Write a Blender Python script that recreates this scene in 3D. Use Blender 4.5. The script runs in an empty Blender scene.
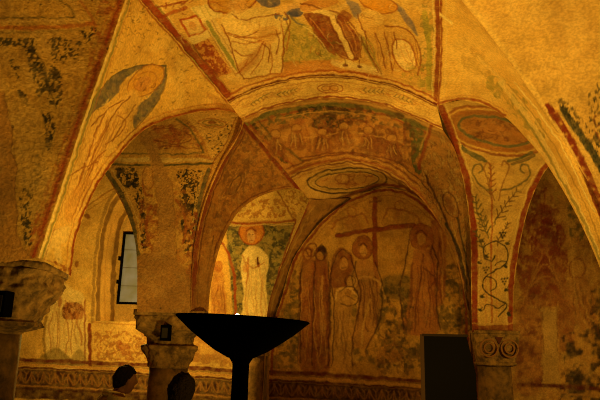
import bpy, bmesh, math, random
import numpy as np
from mathutils import Vector, Matrix
C = bpy.context.scene.collection
R = math.radians
rng = np.random.default_rng(7)
random.seed(7)

# ------------------------------------------------------------------ camera
F = 600.0
TH = math.atan(150/600.0); RO = R(1.5)
CAM = np.array([0.0, 0.0, 1.7])
fw = np.array([0, math.cos(TH), math.sin(TH)])
u0 = np.array([0, -math.sin(TH), math.cos(TH)]); r0 = np.array([1.0, 0, 0])
rt = r0*math.cos(RO) + u0*math.sin(RO)
up = u0*math.cos(RO) - r0*math.sin(RO)
cd = bpy.data.cameras.new('camera'); cam = bpy.data.objects.new('camera', cd); C.objects.link(cam)
cd.sensor_width = 36; cd.lens = 36.0*F/600; cd.clip_end = 60; cd.clip_start = .05
m = Matrix(((rt[0], up[0], -fw[0], CAM[0]), (rt[1], up[1], -fw[1], CAM[1]), (rt[2], up[2], -fw[2], CAM[2]), (0, 0, 0, 1)))
cam.matrix_world = m
bpy.context.scene.camera = cam

def U(px, py, Y):
    """point of the place standing Y metres ahead, sighted at survey coordinates px, py"""
    d = fw + rt*(px-300)/F + up*(200-py)/F
    return CAM + d*(Y/d[1])
def proj(P):
    q = P-CAM; z = q@fw
    return 300+F*(q@rt)/z, 200-F*(q@up)/z

# ------------------------------------------------------------------ helpers
def mat(name, col, rough=.8, metal=0, bump=0, scale=20, var=.0, spec=.3, vary_to=None):
    mt = bpy.data.materials.new(name); mt.use_nodes = True
    nt = mt.node_tree; b = nt.nodes['Principled BSDF']
    b.inputs['Base Color'].default_value = (*col, 1); b.inputs['Roughness'].default_value = rough
    b.inputs['Metallic'].default_value = metal; b.inputs['Specular IOR Level'].default_value = spec
    tc = nt.nodes.new('ShaderNodeTexCoord')
    if var:
        n = nt.nodes.new('ShaderNodeTexNoise'); n.inputs['Scale'].default_value = scale; n.inputs['Detail'].default_value = 6
        n.inputs['Roughness'].default_value = .7
        nt.links.new(tc.outputs['Object'], n.inputs['Vector'])
        r = nt.nodes.new('ShaderNodeValToRGB')
        c2 = vary_to or tuple(max(0, c*(1-var)) for c in col)
        r.color_ramp.elements[0].position = .38; r.color_ramp.elements[1].position = .62
        r.color_ramp.elements[0].color = (*c2, 1); r.color_ramp.elements[1].color = (*col, 1)
        nt.links.new(n.outputs['Fac'], r.inputs['Fac']); nt.links.new(r.outputs['Color'], b.inputs['Base Color'])
    if bump:
        n = nt.nodes.new('ShaderNodeTexNoise'); n.inputs['Scale'].default_value = scale*1.7; n.inputs['Detail'].default_value = 8
        nt.links.new(tc.outputs['Object'], n.inputs['Vector'])
        bp = nt.nodes.new('ShaderNodeBump'); bp.inputs['Strength'].default_value = bump; bp.inputs['Distance'].default_value = .02
        nt.links.new(n.outputs['Fac'], bp.inputs['Height']); nt.links.new(bp.outputs['Normal'], b.inputs['Normal'])
    return mt

def link(name, me, mt=None, parent=None):
    o = bpy.data.objects.new(name, me); C.objects.link(o)
    if mt is not None: me.materials.append(mt)
    if parent is not None: o.parent = parent
    return o
def obj(name, bm, mt, parent=None, smooth=True, loc=None):
    me = bpy.data.meshes.new(name); bmesh.ops.recalc_face_normals(bm, faces=bm.faces); bm.to_mesh(me); bm.free()
    if smooth:
        for p in me.polygons: p.use_smooth = True
    o = link(name, me, mt, parent)
    if loc is not None: o.location = loc
    return o
def empty(name, loc=(0, 0, 0), rz=0):
    o = bpy.data.objects.new(name, None); C.objects.link(o); o.location = loc; o.rotation_euler = (0, 0, rz); o.empty_display_size = .1
    return o
def tag(o, label, cat, group=None):
    o['label'] = label; o['category'] = cat
    if group: o['group'] = group
    return o

def spline(pts, n):
    """Catmull-Rom through the points, n samples evenly spaced"""
    P = np.array(pts, float)
    if len(P) == 2:
        t = np.linspace(0, 1, n)[:, None]; return P[0]*(1-t)+P[1]*t
    Q = np.vstack([2*P[0]-P[1], P, 2*P[-1]-P[-2]])
    out = []
    for i in range(1, len(Q)-2):
        t = np.linspace(0, 1, 24, endpoint=False)[:, None]
        a, b, c, d = Q[i-1], Q[i], Q[i+1], Q[i+2]
        out.append(.5*((2*b)+(-a+c)*t+(2*a-5*b+4*c-d)*t*t+(-a+3*b-3*c+d)*t**3))
    out.append(P[-1:]); S = np.vstack(out)
    L = np.r_[0, np.cumsum(np.linalg.norm(np.diff(S[:, :2], axis=0), axis=1)+1e-6)]
    q = np.linspace(0, L[-1], n)
    return np.stack([np.interp(q, L, S[:, k]) for k in range(S.shape[1])], 1)
def curve3(pts, n):
    return np.array([U(*p) for p in spline(pts, n)])
def coons(b, t, l, r, nu, nv):
    b, t = curve3(b, nu), curve3(t, nu); l, r = curve3(l, nv), curve3(r, nv)
    u = np.linspace(0, 1, nu)[None, :, None]; v = np.linspace(0, 1, nv)[:, None, None]
    c00, c10, c01, c11 = (b[0]+l[0])/2, (b[-1]+r[0])/2, (t[0]+l[-1])/2, (t[-1]+r[-1])/2
    return (1-v)*b[None]+v*t[None]+(1-u)*l[:, None]+u*r[:, None]-((1-u)*(1-v)*c00+u*(1-v)*c10+(1-u)*v*c01+u*v*c11)
def ruled(a, b, nu, nv):
    """surface between two curves: a at v=0, b at v=1"""
    a, b = curve3(a, nu), curve3(b, nu); v = np.linspace(0, 1, nv)[:, None, None]
    return (1-v)*a[None]+v*b[None]
def plane_y(x0, x1, z0, z1, Y, nu, nv):
    X, Z = np.meshgrid(np.linspace(x0, x1, nu), np.linspace(z0, z1, nv))
    return np.stack([X, np.full_like(X, Y), Z], -1)

def grid_mesh(name, G, mt, parent=None, painter=None, keep=None):
    nv, nu = G.shape[:2]; V = G.reshape(-1, 3)
    i = np.arange(nv*nu).reshape(nv, nu)
    Q = np.stack([i[:-1, :-1], i[:-1, 1:], i[1:, 1:], i[1:, :-1]], -1).reshape(-1, 4)
    if keep is not None: Q = Q[keep(V[Q].mean(1))]
    # orient towards the visitor
    k = Q[len(Q)//2]; nn = np.cross(V[k[1]]-V[k[0]], V[k[3]]-V[k[0]])
    if nn@(CAM-V[k[0]]) < 0: Q = Q[:, ::-1]
    me = bpy.data.meshes.new(name)
    me.vertices.add(len(V)); me.vertices.foreach_set('co', V.astype(np.float32).ravel())
    me.loops.add(Q.size); me.loops.foreach_set('vertex_index', Q.astype(np.int32).ravel())
    me.polygons.add(len(Q)); me.polygons.foreach_set('loop_start', np.arange(0, Q.size, 4, dtype=np.int32))
    me.polygons.foreach_set('loop_total', np.full(len(Q), 4, np.int32))
    me.polygons.foreach_set('use_smooth', np.ones(len(Q), bool))
    me.update(calc_edges=True); me.validate()
    if painter is not None:
        x, y = proj(V)
        col = painter(x, y, V)
        at = me.color_attributes.new('paint', 'FLOAT_COLOR', 'POINT')
        at.data.foreach_set('color', np.c_[col, np.ones(len(V))].astype(np.float32).ravel())
    return link(name, me, mt, parent)
# ------------------------------------------------------------------ pigment engine
def lin(h):
    c = np.array([int(h[i:i+2], 16) for i in (0, 2, 4)])/255.
    return np.where(c < .04045, c/12.92, ((c+.055)/1.055)**2.4)
_ng = rng.random((8, 128, 128))
def vnoise(x, y, s, k=0):
    x = np.abs(x/s+300.3) % 127; y = np.abs(y/s+300.7) % 127
    i = x.astype(int) % 127; j = y.astype(int) % 127; fx = x-np.floor(x); fy = y-np.floor(y)
    fx = fx*fx*(3-2*fx); fy = fy*fy*(3-2*fy); g = _ng[k]
    return (g[j, i]*(1-fx)+g[j, i+1]*fx)*(1-fy)+(g[j+1, i]*(1-fx)+g[j+1, i+1]*fx)*fy
def smooth(pts, closed=False, n=8):
    P = np.array(pts, float)
    if len(P) < 3: return P
    Q = np.vstack([P[-1:], P, P[:2]]) if closed else np.vstack([2*P[0]-P[1], P, 2*P[-1]-P[-2]])
    out = []; t = np.linspace(0, 1, n, endpoint=False)[:, None]
    for i in range(1, len(Q)-2):
        a, b, c, d = Q[i-1], Q[i], Q[i+1], Q[i+2]
        out.append(.5*((2*b)+(-a+c)*t+(2*a-5*b+4*c-d)*t*t+(-a+3*b-3*c+d)*t**3))
    if not closed: out.append(P[-1:])
    return np.vstack(out)
def earth(col):
    c = lin(col).copy(); r, g, b = c          # old earth pigments: no clean greens, dull reds
    if g > .80*r: c[1] = g*.4+.80*r*.6*1.02; c[0] = r*1.06; c[2] = b*1.05
    if r > 3.2*g: c *= .80
    return c
class Paint:
    def __init__(s, x, y, base, wob=.9):
        s.x0, s.y0 = x, y
        s.x = x+wob*2*(vnoise(x, y, 7, 0)-.5)+wob*(vnoise(x, y, 2.5, 1)-.5)
        s.y = y+wob*2*(vnoise(x, y, 7, 2)-.5)+wob*(vnoise(x, y, 2.5, 3)-.5)
        s.c = np.tile(lin(base), (len(x), 1))
    def _mix(s, idx, col, a):
        a = (a*(.80+.34*vnoise(s.x0[idx], s.y0[idx], 3.1, 4))).clip(0, 1)[:, None]
        s.c[idx] = s.c[idx]*(1-a)+earth(col)*a
    def _box(s, P, m):
        lo, hi = P.min(0)-m, P.max(0)+m
        return np.nonzero((s.x > lo[0]) & (s.x < hi[0]) & (s.y > lo[1]) & (s.y < hi[1]))[0]
    def _dist(s, idx, P):
        x, y = s.x[idx], s.y[idx]; d = np.full(len(idx), 1e9)
        for (ax, ay), (bx, by) in zip(P[:-1], P[1:]):
            vx, vy = bx-ax, by-ay; L = vx*vx+vy*vy+1e-9
            t = (((x-ax)*vx+(y-ay)*vy)/L).clip(0, 1)
            d = np.minimum(d, (x-ax-t*vx)**2+(y-ay-t*vy)**2)
        return np.sqrt(d)
    def line(s, pts, w, col, a=1., sm=True):
        P = smooth(pts) if sm else np.array(pts, float)
        idx = s._box(P, w+1)
        if len(idx): s._mix(idx, col, min(1., a*1.15)*((w*.42+.5-s._dist(idx, P))/1.0).clip(0, 1))
        return s
    def fill(s, pts, col, a=1., soft=.8, sm=True):
        P = smooth(pts, True) if sm else np.array(pts, float)
        idx = s._box(P, soft+1)
        if not len(idx): return s
        x, y = s.x[idx], s.y[idx]; ins = np.zeros(len(idx), bool); Pc = np.vstack([P, P[:1]])
        for (ax, ay), (bx, by) in zip(Pc[:-1], Pc[1:]):
            cr = (ay > y) != (by > y)
            if abs(by-ay) > 1e-9: ins ^= cr & (x < (bx-ax)*(y-ay)/(by-ay)+ax)
        d = s._dist(idx, Pc); sd = np.where(ins, d, -d)
        s._mix(idx, col, a*((sd+soft/2)/soft).clip(0, 1)); return s
    def ell(s, cx, cy, rx, ry, rot, col, a=1., w=None, sm=None):
        t = np.linspace(0, 2*np.pi, 26); c, q = math.cos(R(rot)), math.sin(R(rot))
        P = np.stack([cx+rx*np.cos(t)*c-ry*np.sin(t)*q, cy+rx*np.cos(t)*q+ry*np.sin(t)*c], 1)
        return s.line(P, w, col, a, False) if w else s.fill(P[:-1], col, a, 1., False)
    def scumble(s, pts, col, a=.7, sc=4, th=.5, sm=True, sx=1.):
        """broken, flaking pigment inside a region"""
        P = smooth(pts, True) if sm else np.array(pts, float)
        idx = s._box(P, 1)
        if not len(idx): return s
        x, y = s.x[idx], s.y[idx]; ins = np.zeros(len(idx), bool); Pc = np.vstack([P, P[:1]])
        for (ax, ay), (bx, by) in zip(Pc[:-1], Pc[1:]):
            cr = (ay > y) != (by > y)
            if abs(by-ay) > 1e-9: ins ^= cr & (x < (bx-ax)*(y-ay)/(by-ay)+ax)
        n = .6*vnoise(x*sx, y, sc, 5)+.4*vnoise(x*sx, y, sc/2.3, 6)
        s._mix(idx, col, a*ins*((n-th)/(.08 if sc < 3.5 else .2)+(0 if sc < 3.5 else .1)).clip(0, 1)); return s
    def folds(s, top, bot, n, col, w=.9, a=.6):
        """drapery: n lines running from the top span to the bottom span"""
        (ax, ay), (bx, by) = top; (cx, cy), (dx, dy) = bot
        for i in range(n):
            t = (i+.5+rng.uniform(-.45, .45))/n; u = t+rng.uniform(-.5, .5)/n; e0, e1 = rng.uniform(0, .25), rng.uniform(.65, 1)
            x1, y1 = ax+(bx-ax)*u, ay+(by-ay)*u; x2, y2 = cx+(dx-cx)*t, cy+(dy-cy)*t; L_ = math.hypot(x2-x1, y2-y1)*.05
            q = [(x1+(x2-x1)*k+rng.uniform(-1, 1)*min(2.4, L_), y1+(y2-y1)*k) for k in np.linspace(e0, e1, 4)]
            s.line(q, w*rng.uniform(.7, 1.4), col, a*rng.uniform(.5, 1.1))
        return s

def fresco_material(name, wear=.16, speck=.5, grime=.4, bump=.35, dark=(.10, .06, .025)):
    mt = bpy.data.materials.new(name); mt.use_nodes = True
    nt = mt.node_tree; N = nt.nodes; Lk = nt.links; b = N['Principled BSDF']
    b.inputs['Roughness'].default_value = .82; b.inputs['Specular IOR Level'].default_value = .25
    at = N.new('ShaderNodeAttribute'); at.attribute_name = 'paint'
    tc = N.new('ShaderNodeTexCoord')
    def noise(sc, det=6, ro=.6, off=0):
        n = N.new('ShaderNodeTexNoise'); n.inputs['Scale'].default_value = sc; n.inputs['Detail'].default_value = det
        n.inputs['Roughness'].default_value = ro
        mp = N.new('ShaderNodeMapping'); mp.inputs['Location'].default_value = (off, off*.7, off*.3)
        Lk.new(tc.outputs['Object'], mp.inputs['Vector']); Lk.new(mp.outputs['Vector'], n.inputs['Vector']); return n
    def ramp(src, p0, p1, a, c):
        r = N.new('ShaderNodeMapRange'); r.inputs['From Min'].default_value = p0; r.inputs['From Max'].default_value = p1
        r.inputs['To Min'].default_value = a; r.inputs['To Max'].default_value = c
        Lk.new(src, r.inputs['Value']); return r.outputs['Result']
    def mix(fac, a, c, mode='MIX'):
        x = N.new('ShaderNodeMix'); x.data_type = 'RGBA'; x.blend_type = mode
        for s, v in ((x.inputs[0], fac), (x.inputs[6], a), (x.inputs[7], c)):
            if isinstance(v, (tuple, float, int)): s.default_value = v if not isinstance(v, tuple) else (*v, 1)
            else: Lk.new(v, s)
        return x.outputs[2]
    big = noise(2.3, 8, .65, 1.); mid = noise(9, 8, .7, 4.); fine = noise(55, 5, .6, 7.)
    col = at.outputs['Color']
    col = mix(ramp(mid.outputs['Fac'], .50, .66, 0, wear), col, tuple(lin('c9a468')))
    # grime clouds
    gr = N.new('ShaderNodeCombineColor'); v = ramp(big.outputs['Fac'], .3, .62, 1-grime, 1.04)
    for i in range(3): Lk.new(v, gr.inputs[i])
    col = mix(1.0, col, gr.outputs['Color'], 'MULTIPLY')
    g2 = N.new('ShaderNodeCombineColor'); v = ramp(fine.outputs['Fac'], .4, .6, .83, 1.14)
    for i in range(3): Lk.new(v, g2.inputs[i])
    col = mix(1.0, col, g2.outputs['Color'], 'MULTIPLY')
    # pick-marks and losses
    vo = N.new('ShaderNodeTexVoronoi'); vo.inputs['Scale'].default_value = 17; Lk.new(tc.outputs['Object'], vo.inputs['Vector'])
    pk = ramp(vo.outputs['Distance'], .08, .17, speck, 0)
    gate = ramp(noise(3.5, 3, .5, 11.).outputs['Fac'], .5, .6, 0, 1)
    mu = N.new('ShaderNodeMath'); mu.operation = 'MULTIPLY'; Lk.new(pk, mu.inputs[0]); Lk.new(gate, mu.inputs[1])
    col = mix(mu.outputs[0], col, dark)
    Lk.new(col, b.inputs['Base Color'])
    h = N.new('ShaderNodeMath'); h.operation = 'MULTIPLY_ADD'; Lk.new(mid.outputs['Fac'], h.inputs[0]); h.inputs[1].default_value = 1.0
    Lk.new(fine.outputs['Fac'], h.inputs[2])
    h2 = N.new('ShaderNodeMath'); h2.operation = 'SUBTRACT'; Lk.new(h.outputs[0], h2.inputs[0]); Lk.new(mu.outputs[0], h2.inputs[1])
    bp = N.new('ShaderNodeBump'); bp.inputs['Strength'].default_value = bump; bp.inputs['Distance'].default_value = .02
    Lk.new(h2.outputs[0], bp.inputs['Height']); Lk.new(bp.outputs['Normal'], b.inputs['Normal'])
    return mt

FRESCO = fresco_material('fresco_plaster')
WORN = fresco_material('worn_fresco', .25, .75, .5, .6)
SMOOTH = fresco_material('smooth_plaster', .2, .25, .25, .2)
STONE = mat('carved_stone', tuple(lin('9c7440')), .95, bump=1.0, scale=11, var=.75)
MARBLE = mat('column_marble', tuple(lin('86602f')), .8, bump=.5, scale=7, var=.7)
BLACK = mat('black_metal', (.0022, .0018, .0016), 1., spec=.0)

# ------------------------------------------------------------------ the frescoes (traced strokes of pigment)
RED, DRED, OCH, CRM, GRN, BLU, DRK, ORG, BRN, OLV, PLA = '9c3c18', '6e2410', 'c8852a', 'e6c888', '8a8a44', '4e5a6c', '2c2214', 'c46a22', '8a5828', '5c5c30', 'c89c58'
def off(pts, d):
    P = smooth([(p[0], p[1]) for p in pts]); t = np.gradient(P, axis=0); n = np.stack([-t[:, 1], t[:, 0]], 1); n /= np.linalg.norm(n, axis=1)[:, None]+1e-9
    return P+n*d
def marks(p, pts, n, col, a=.7, w=1., L=4, ang=0, spread=60):
    """n short brush marks scattered in the box pts=(x0,y0,x1,y1)"""
    x0, y0, x1, y1 = pts
    for _ in range(n):
        x, y = rng.uniform(x0, x1), rng.uniform(y0, y1); t = R(ang+rng.uniform(-spread, spread)); l = L*rng.uniform(.5, 1.3)
        p.line([(x, y), (x+l*.5*math.cos(t+.4), y+l*.5*math.sin(t+.4)), (x+l*math.cos(t), y+l*math.sin(t))], w, col, a)
def haze(p, col, sc, th, a, box=(-300, -120, 900, 460)):
    x0, y0, x1, y1 = box; p.scumble([(x0, y0), (x1, y0), (x1, y1), (x0, y1)], col, a, sc, th, False)

def P_plain(x, y, V):
    p = Paint(x, y, PLA); haze(p, 'a87838', 9, .55, .5); return p.c

def P_ceil1(x, y, V):
    p = Paint(x, y, 'd2a052'); haze(p, 'e0b468', 16, .5, .6); haze(p, 'b4813a', 6, .62, .4)
    # green ground and orange floor strip
    p.fill([(284, 22), (300, 20), (330, 45), (336, 60), (283, 64), (281, 48)], 'a89444', .6, 3)
    p.scumble([(284, 22), (300, 20), (330, 45), (336, 60), (283, 64), (281, 48)], '7c7c34', .6, 4, .5)
    p.fill([(278, 63), (338, 60), (341, 68), (378, 73), (376, 78), (330, 73), (278, 76)], 'c8742a', .65, 2)
    p.fill([(335, 60), (378, 68), (380, 75), (338, 67)], CRM, .7, 2)
    # frame green stripe and cream line
    p.line([(148, 2), (180, 40), (226, 92)], 1.2, CRM, .8); p.line([(157, 8), (182, 42), (211, 84)], 6, 'a09c48', .85)
    p.line([(160, 6), (186, 42), (214, 82)], 1.2, CRM, .7)
    p.line([(146, 10), (183, 2), (190, -4)], 2, RED, .8); p.line([(165, 16), (186, 7)], 4, 'b04c20', .7); marks(p, (163, 2, 190, 14), 10, RED, .7, 1.3, 5, -20)
    p.fill([(180, 20), (197, 16), (206, 31), (190, 37)], 'd8b070', .9, 1, False)
    for a_, b_ in (((180, 20), (197, 16)), ((197, 16), (206, 31)), ((206, 31), (190, 37)), ((190, 37), (180, 20))): p.line([a_, b_], 2.6, 'b4481c', .8)
    p.ell(193, 26, 5, 3.5, 50, 'c07030', .6)
    p.fill([(188, 38), (208, 30), (212, 36), (194, 45)], CRM, .8, 1, False)
    p.fill([(194, 45), (208, 39), (232, 72), (216, 78)], 'c07434', .7, 1, False); p.scumble([(194, 45), (208, 39), (232, 72), (216, 78)], RED, .9, 3, .42, False)
    p.line([(193, 45), (216, 79)], 2.2, DRED, .7)
    # pale building and green column
    p.fill([(190, 8), (215, 2), (224, 17), (203, 23)], CRM, .8, 1, False); p.fill([(202, 22), (214, 18), (246, 68), (238, 78)], 'dcb878', .8, 1, False)
    p.line([(207, 22), (222, 46), (239, 72)], 4.6, '8e9040', .9); p.line([(204, 24), (236, 76)], 1, BRN, .6); p.line([(211, 21), (243, 70)], 1, BRN, .6)
    for k in range(4): p.line([(193+k*6, 8-k*1.5), (199+k*6, 19-k*1.5)], 1.4, 'a89848', .6)
    # seated figure in white with ochre halo
    p.ell(232, -1, 24, 15, -5, 'c8862c', .9); p.ell(232, -1, 24, 15, -5, RED, .8, 1.8); p.ell(232, -1, 21, 12.5, -5, 'dca84c', .6, 1.)
    p.fill([(221, 22), (232, 12), (262, 8), (284, 10), (290, 20), (284, 34), (282, 60), (281, 72), (262, 75), (243, 78), (236, 66), (232, 48), (228, 36)], 'e2bc74', .95, 2)
    p.ell(238, 6, 10, 8, 0, 'd09a58', .7); marks(p, (228, 0, 250, 12), 8, BRN, .6, 1, 5)
    p.line([(227, 33), (245, 38), (262, 37), (280, 33)], 2.4, 'b4682a', .8); p.line([(228, 35), (250, 42), (268, 41)], 1.2, RED, .6)
    p.fill([(254, 30), (274, 26), (278, 34), (268, 46), (256, 40)], 'c88a3c', .6, 2)
    for q in ([(264, 42), (254, 58), (240, 72)], [(266, 44), (260, 62), (250, 74)], [(262, 40), (246, 44), (232, 42)], [(270, 44), (272, 60), (270, 74)], [(281, 24), (284, 40), (282, 56)], [(286, 20), (290, 34), (286, 50)], [(234, 50), (242, 55), (252, 54)], [(248, 60), (243, 70), (236, 74)]): p.line(q, 1.5, 'b05a22', .75)
    p.fill([(238, 66), (262, 44), (258, 60), (243, 74)], 'b8642a', .55, 3)
    p.folds([(236, 22), (284, 14)], [(236, 34), (282, 32)], 9, 'b87a38', 1, .5); p.folds([(266, 46), (280, 44)], [(258, 74), (280, 74)], 6, 'b87a38', 1, .5)
    marks(p, (222, 14, 284, 76), 26, 'b8813c', .5, .9, 8, 60, 40)
    # blue sky patches
    p.fill([(256, 1), (268, 8), (280, 4), (277, -6), (256, -8)], BLU, .85, 1); p.fill([(287, 8), (296, 4), (303, 9), (301, 16), (290, 16)], '45526a', .9, 1)
    p.scumble([(275, 14), (288, 10), (290, 20), (278, 20)], BLU, .8, 3, .45)
    p.fill([(276, 8), (292, 2), (304, -4), (310, 2), (292, 10), (280, 15)], 'dca860', .8, 1)
    # standing figure in a red chasuble
    p.fill([(304, 14), (318, 12), (330, 11), (341, 16), (352, 28), (360, 42), (359, 57), (353, 60), (338, 54), (328, 44), (314, 28)], '8c3c20', .88, 1.5)
    marks(p, (308, 16, 357, 56), 34, 'c06a30', .6, 1, 5, 55, 50); marks(p, (308, 16, 357, 56), 22, DRED, .6, 1, 5, 55, 50)
    p.line([(332, 17), (341, 36), (351, 57)], 5.5, 'e8c27c', .95); p.line([(303, 9), (318, 11), (334, 15)], 6, 'e8c27c', .95); p.line([(333, 15), (341, 8), (348, 2)], 5, 'dcae68', .9)
    p.line([(329, 19), (337, 37), (348, 58)], .9, DRED, .7); p.line([(335, 16), (344, 35), (354, 55)], .9, DRED, .7)
    p.fill([(344, 10), (352, 16), (346, 22), (338, 18)], '9c4a22', .8, 1)
    p.fill([(313, 29), (322, 33), (329, 42), (336, 56), (322, 46)], RED, .8, 1); p.line([(303, 26), (318, 38), (328, 52)], 1.2, CRM, .6)
    p.fill([(300, 5), (310, 0), (332, -8), (338, 2), (322, 9), (305, 12)], 'c07834', .8, 1); p.ell(328, 0, 10, 6, 0, 'c88c40', .7)
    p.ell(345, 65.5, 3.2, 1.5, 10, DRED, .9); p.ell(360, 67, 3, 1.5, 10, DRED, .9); p.line([(345, 59), (345, 65)], 1.4, DRED, .7); p.line([(359, 60), (360, 66)], 1.4, DRED, .7)
    # third figure, oval shield of drapery, halo
    p.fill([(346, 0), (358, 4), (362, 14), (356, 18), (350, 8)], '66707a', .7, 1.5); p.fill([(394, 2), (406, 12), (417, 30), (418, 36), (410, 28), (398, 12), (386, 2)], '5c6674', .75, 1.5)
    p.ell(378, 3, 20, 9, 18, 'd08a26', .95); p.ell(378, 3, 20, 9, 18, 'a85a1c', .8, 1.5)
    p.ell(371, 19, 13, 9, 5, 'e2b468', .9); p.ell(366, 24, 9, 6, 5, 'dca85a', .8); marks(p, (360, 12, 384, 28), 10, 'b07030', .5, 1, 6)
    p.fill([(366, 30), (384, 24), (404, 27), (416, 40), (420, 58), (416, 74), (392, 76), (378, 70), (370, 50)], 'd09a4c', .8, 2)
    p.ell(404, 55, 9.5, 17, -28, 'e8c280', .95); p.ell(404, 55, 10.5, 18, -28, 'b05c24', .8, 1.6)
    p.folds([(368, 32), (396, 30)], [(378, 72), (394, 74)], 8, 'a8602a', 1.2, .6); p.folds([(358, 36), (368, 34)], [(374, 72), (382, 73)], 4, '8c8438', 2.2, .8); p.line([(359, 34), (368, 52), (381, 73)], 1.8, DRED, .6)
    p.folds([(408, 32), (418, 40)], [(412, 76), (424, 78)], 5, 'a8602a', 1.1, .6)
    p.line([(425, 12), (429, 45), (429, 88)], 7, 'a4983c', .75); p.scumble([(421, 10), (432, 10), (433, 90), (421, 90)], '80803a', .7, 4, .5)
    p.scumble([(405, 64), (430, 70), (432, 96), (405, 84)], 'a08a38', .6, 4, .45)
    for q in ([(222, 24), (226, 34), (232, 50), (238, 68), (243, 79)], [(284, 12), (290, 22), (285, 38), (283, 58), (281, 72)], [(232, 14), (244, 20), (262, 16), (280, 14)], [(243, 79), (262, 76), (280, 73)], [(256, 32), (248, 36), (236, 38)], [(276, 30), (279, 40), (276, 54)], [(262, 44), (270, 50), (268, 62)],
              [(304, 15), (314, 29), (328, 45), (340, 56), (353, 61)], [(330, 11), (344, 16), (354, 28), (361, 42), (360, 57)], [(365, 30), (368, 50), (378, 72)], [(385, 26), (404, 28), (416, 40), (421, 58), (418, 76)], [(366, 32), (360, 24), (358, 14)], [(384, 32), (388, 48), (392, 70)], [(394, 32), (396, 40), (396, 48)], [(376, 34), (382, 52), (386, 68)]): p.line(q, 1.5, '94481e', .8)
    for q in ([(400, 46), (404, 56), (410, 66)], [(404, 44), (409, 54), (412, 62)], [(310, 18), (320, 30), (334, 48)], [(344, 20), (352, 34), (357, 50)], [(339, 20), (346, 36), (355, 54)]): p.line(q, 1.1, 'c88848', .7)
    p.line([(222, 6), (214, 2), (208, 4)], 1.6, 'b4682a', .7); p.line([(300, 3), (312, 6), (322, 9)], 1.6, DRED, .7); p.line([(290, 16), (296, 22), (302, 24)], 2.2, '6a6a60', .7); marks(p, (286, 24, 334, 62), 26, '6c6c2c', .6, 1.2, 5, 60, 50)
    # borders
    p.line(off(SPINE_L, 4.2), 8, RED, .92, False); p.line(off(SPINE_L, 1.2), 1.6, DRED, .7, False); p.line(off(SPINE_L, 8.4), 1.2, DRED, .5, False)
    p.line(off(SPINE_R, -1.), 7, '9c4a20', .85, False); p.line(off(SPINE_R, -5.6), 1.1, CRM, .7, False)
    for d, w_, c_, a_ in ((-1, 2.4, DRED, .85), (-3.4, 1.4, 'dca860', .8), (-5.4, 2, 'a85020', .8), (-9, 1, 'b87030', .5)): p.line(off(B1_UP, d), w_, c_, a_, False)
    marks(p, (225, 60, 430, 80), 30, 'b06a2c', .4, 1, 7, 0, 20); marks(p, (150, 0, 430, 76), 60, 'a86a2c', .35, .9, 6, 60, 60); marks(p, (150, 0, 430, 76), 40, 'ecce90', .4, 1.1, 6, 60, 60)
    return p.c

def P_band1(x, y, V):
    p = Paint(x, y, 'd4a85c'); haze(p, 'b4823e', 5, .55, .5)
    p.line(off(B1_UP, .8), 1.6, DRED, .8, False); p.line(off(B1_UP, 5), 1, 'a86028', .6, False); p.line(off(B1_LO, -1.2), 2.2, '8c3c1a', .85, False); p.line(off(B1_LO, -4), .9, 'a86028', .6, False)
    p.ell(330, 88.5, 13, 4.6, -1, 'a04c22', .9, 1.3); p.ell(326, 88.5, 4.5, 2.6, 0, '6e3018', .8, 1.1); p.ell(334, 88.5, 4.5, 2.6, 0, '6e3018', .8, 1.1); p.ell(330, 88.5, 9.5, 3, 0, 'b8702c', .5)
    for cx, cy, r_ in ((286, 92.5, -14), (372, 91.5, 9), (258, 100, -27), (402, 99, 18)):
        c_, s_ = math.cos(R(r_)), math.sin(R(r_)); q = [(-17, 0), (0, -4.2), (17, 0), (0, 4.2), (-17, 0)]
        p.line([(cx+a*c_-b*s_, cy+a*s_+b*c_) for a, b in q], 1, 'b06c30', .65, False)
        for k in range(-2, 3):
            X, Y_ = cx+k*4.2*c_, cy+k*4.2*s_; p.line([(X, Y_), (X+2.6, Y_-2.4)], 1.2, OLV, .75); p.line([(X, Y_), (X+2.6, Y_+2.)], 1.2, '6c4a24', .7)
    marks(p, (240, 84, 430, 120), 40, 'a87434', .5, .9, 5, 0, 30)
    p.line([(232, 108), (246, 98), (251, 94)], 1, RED, .5)
    return p.c

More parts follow.
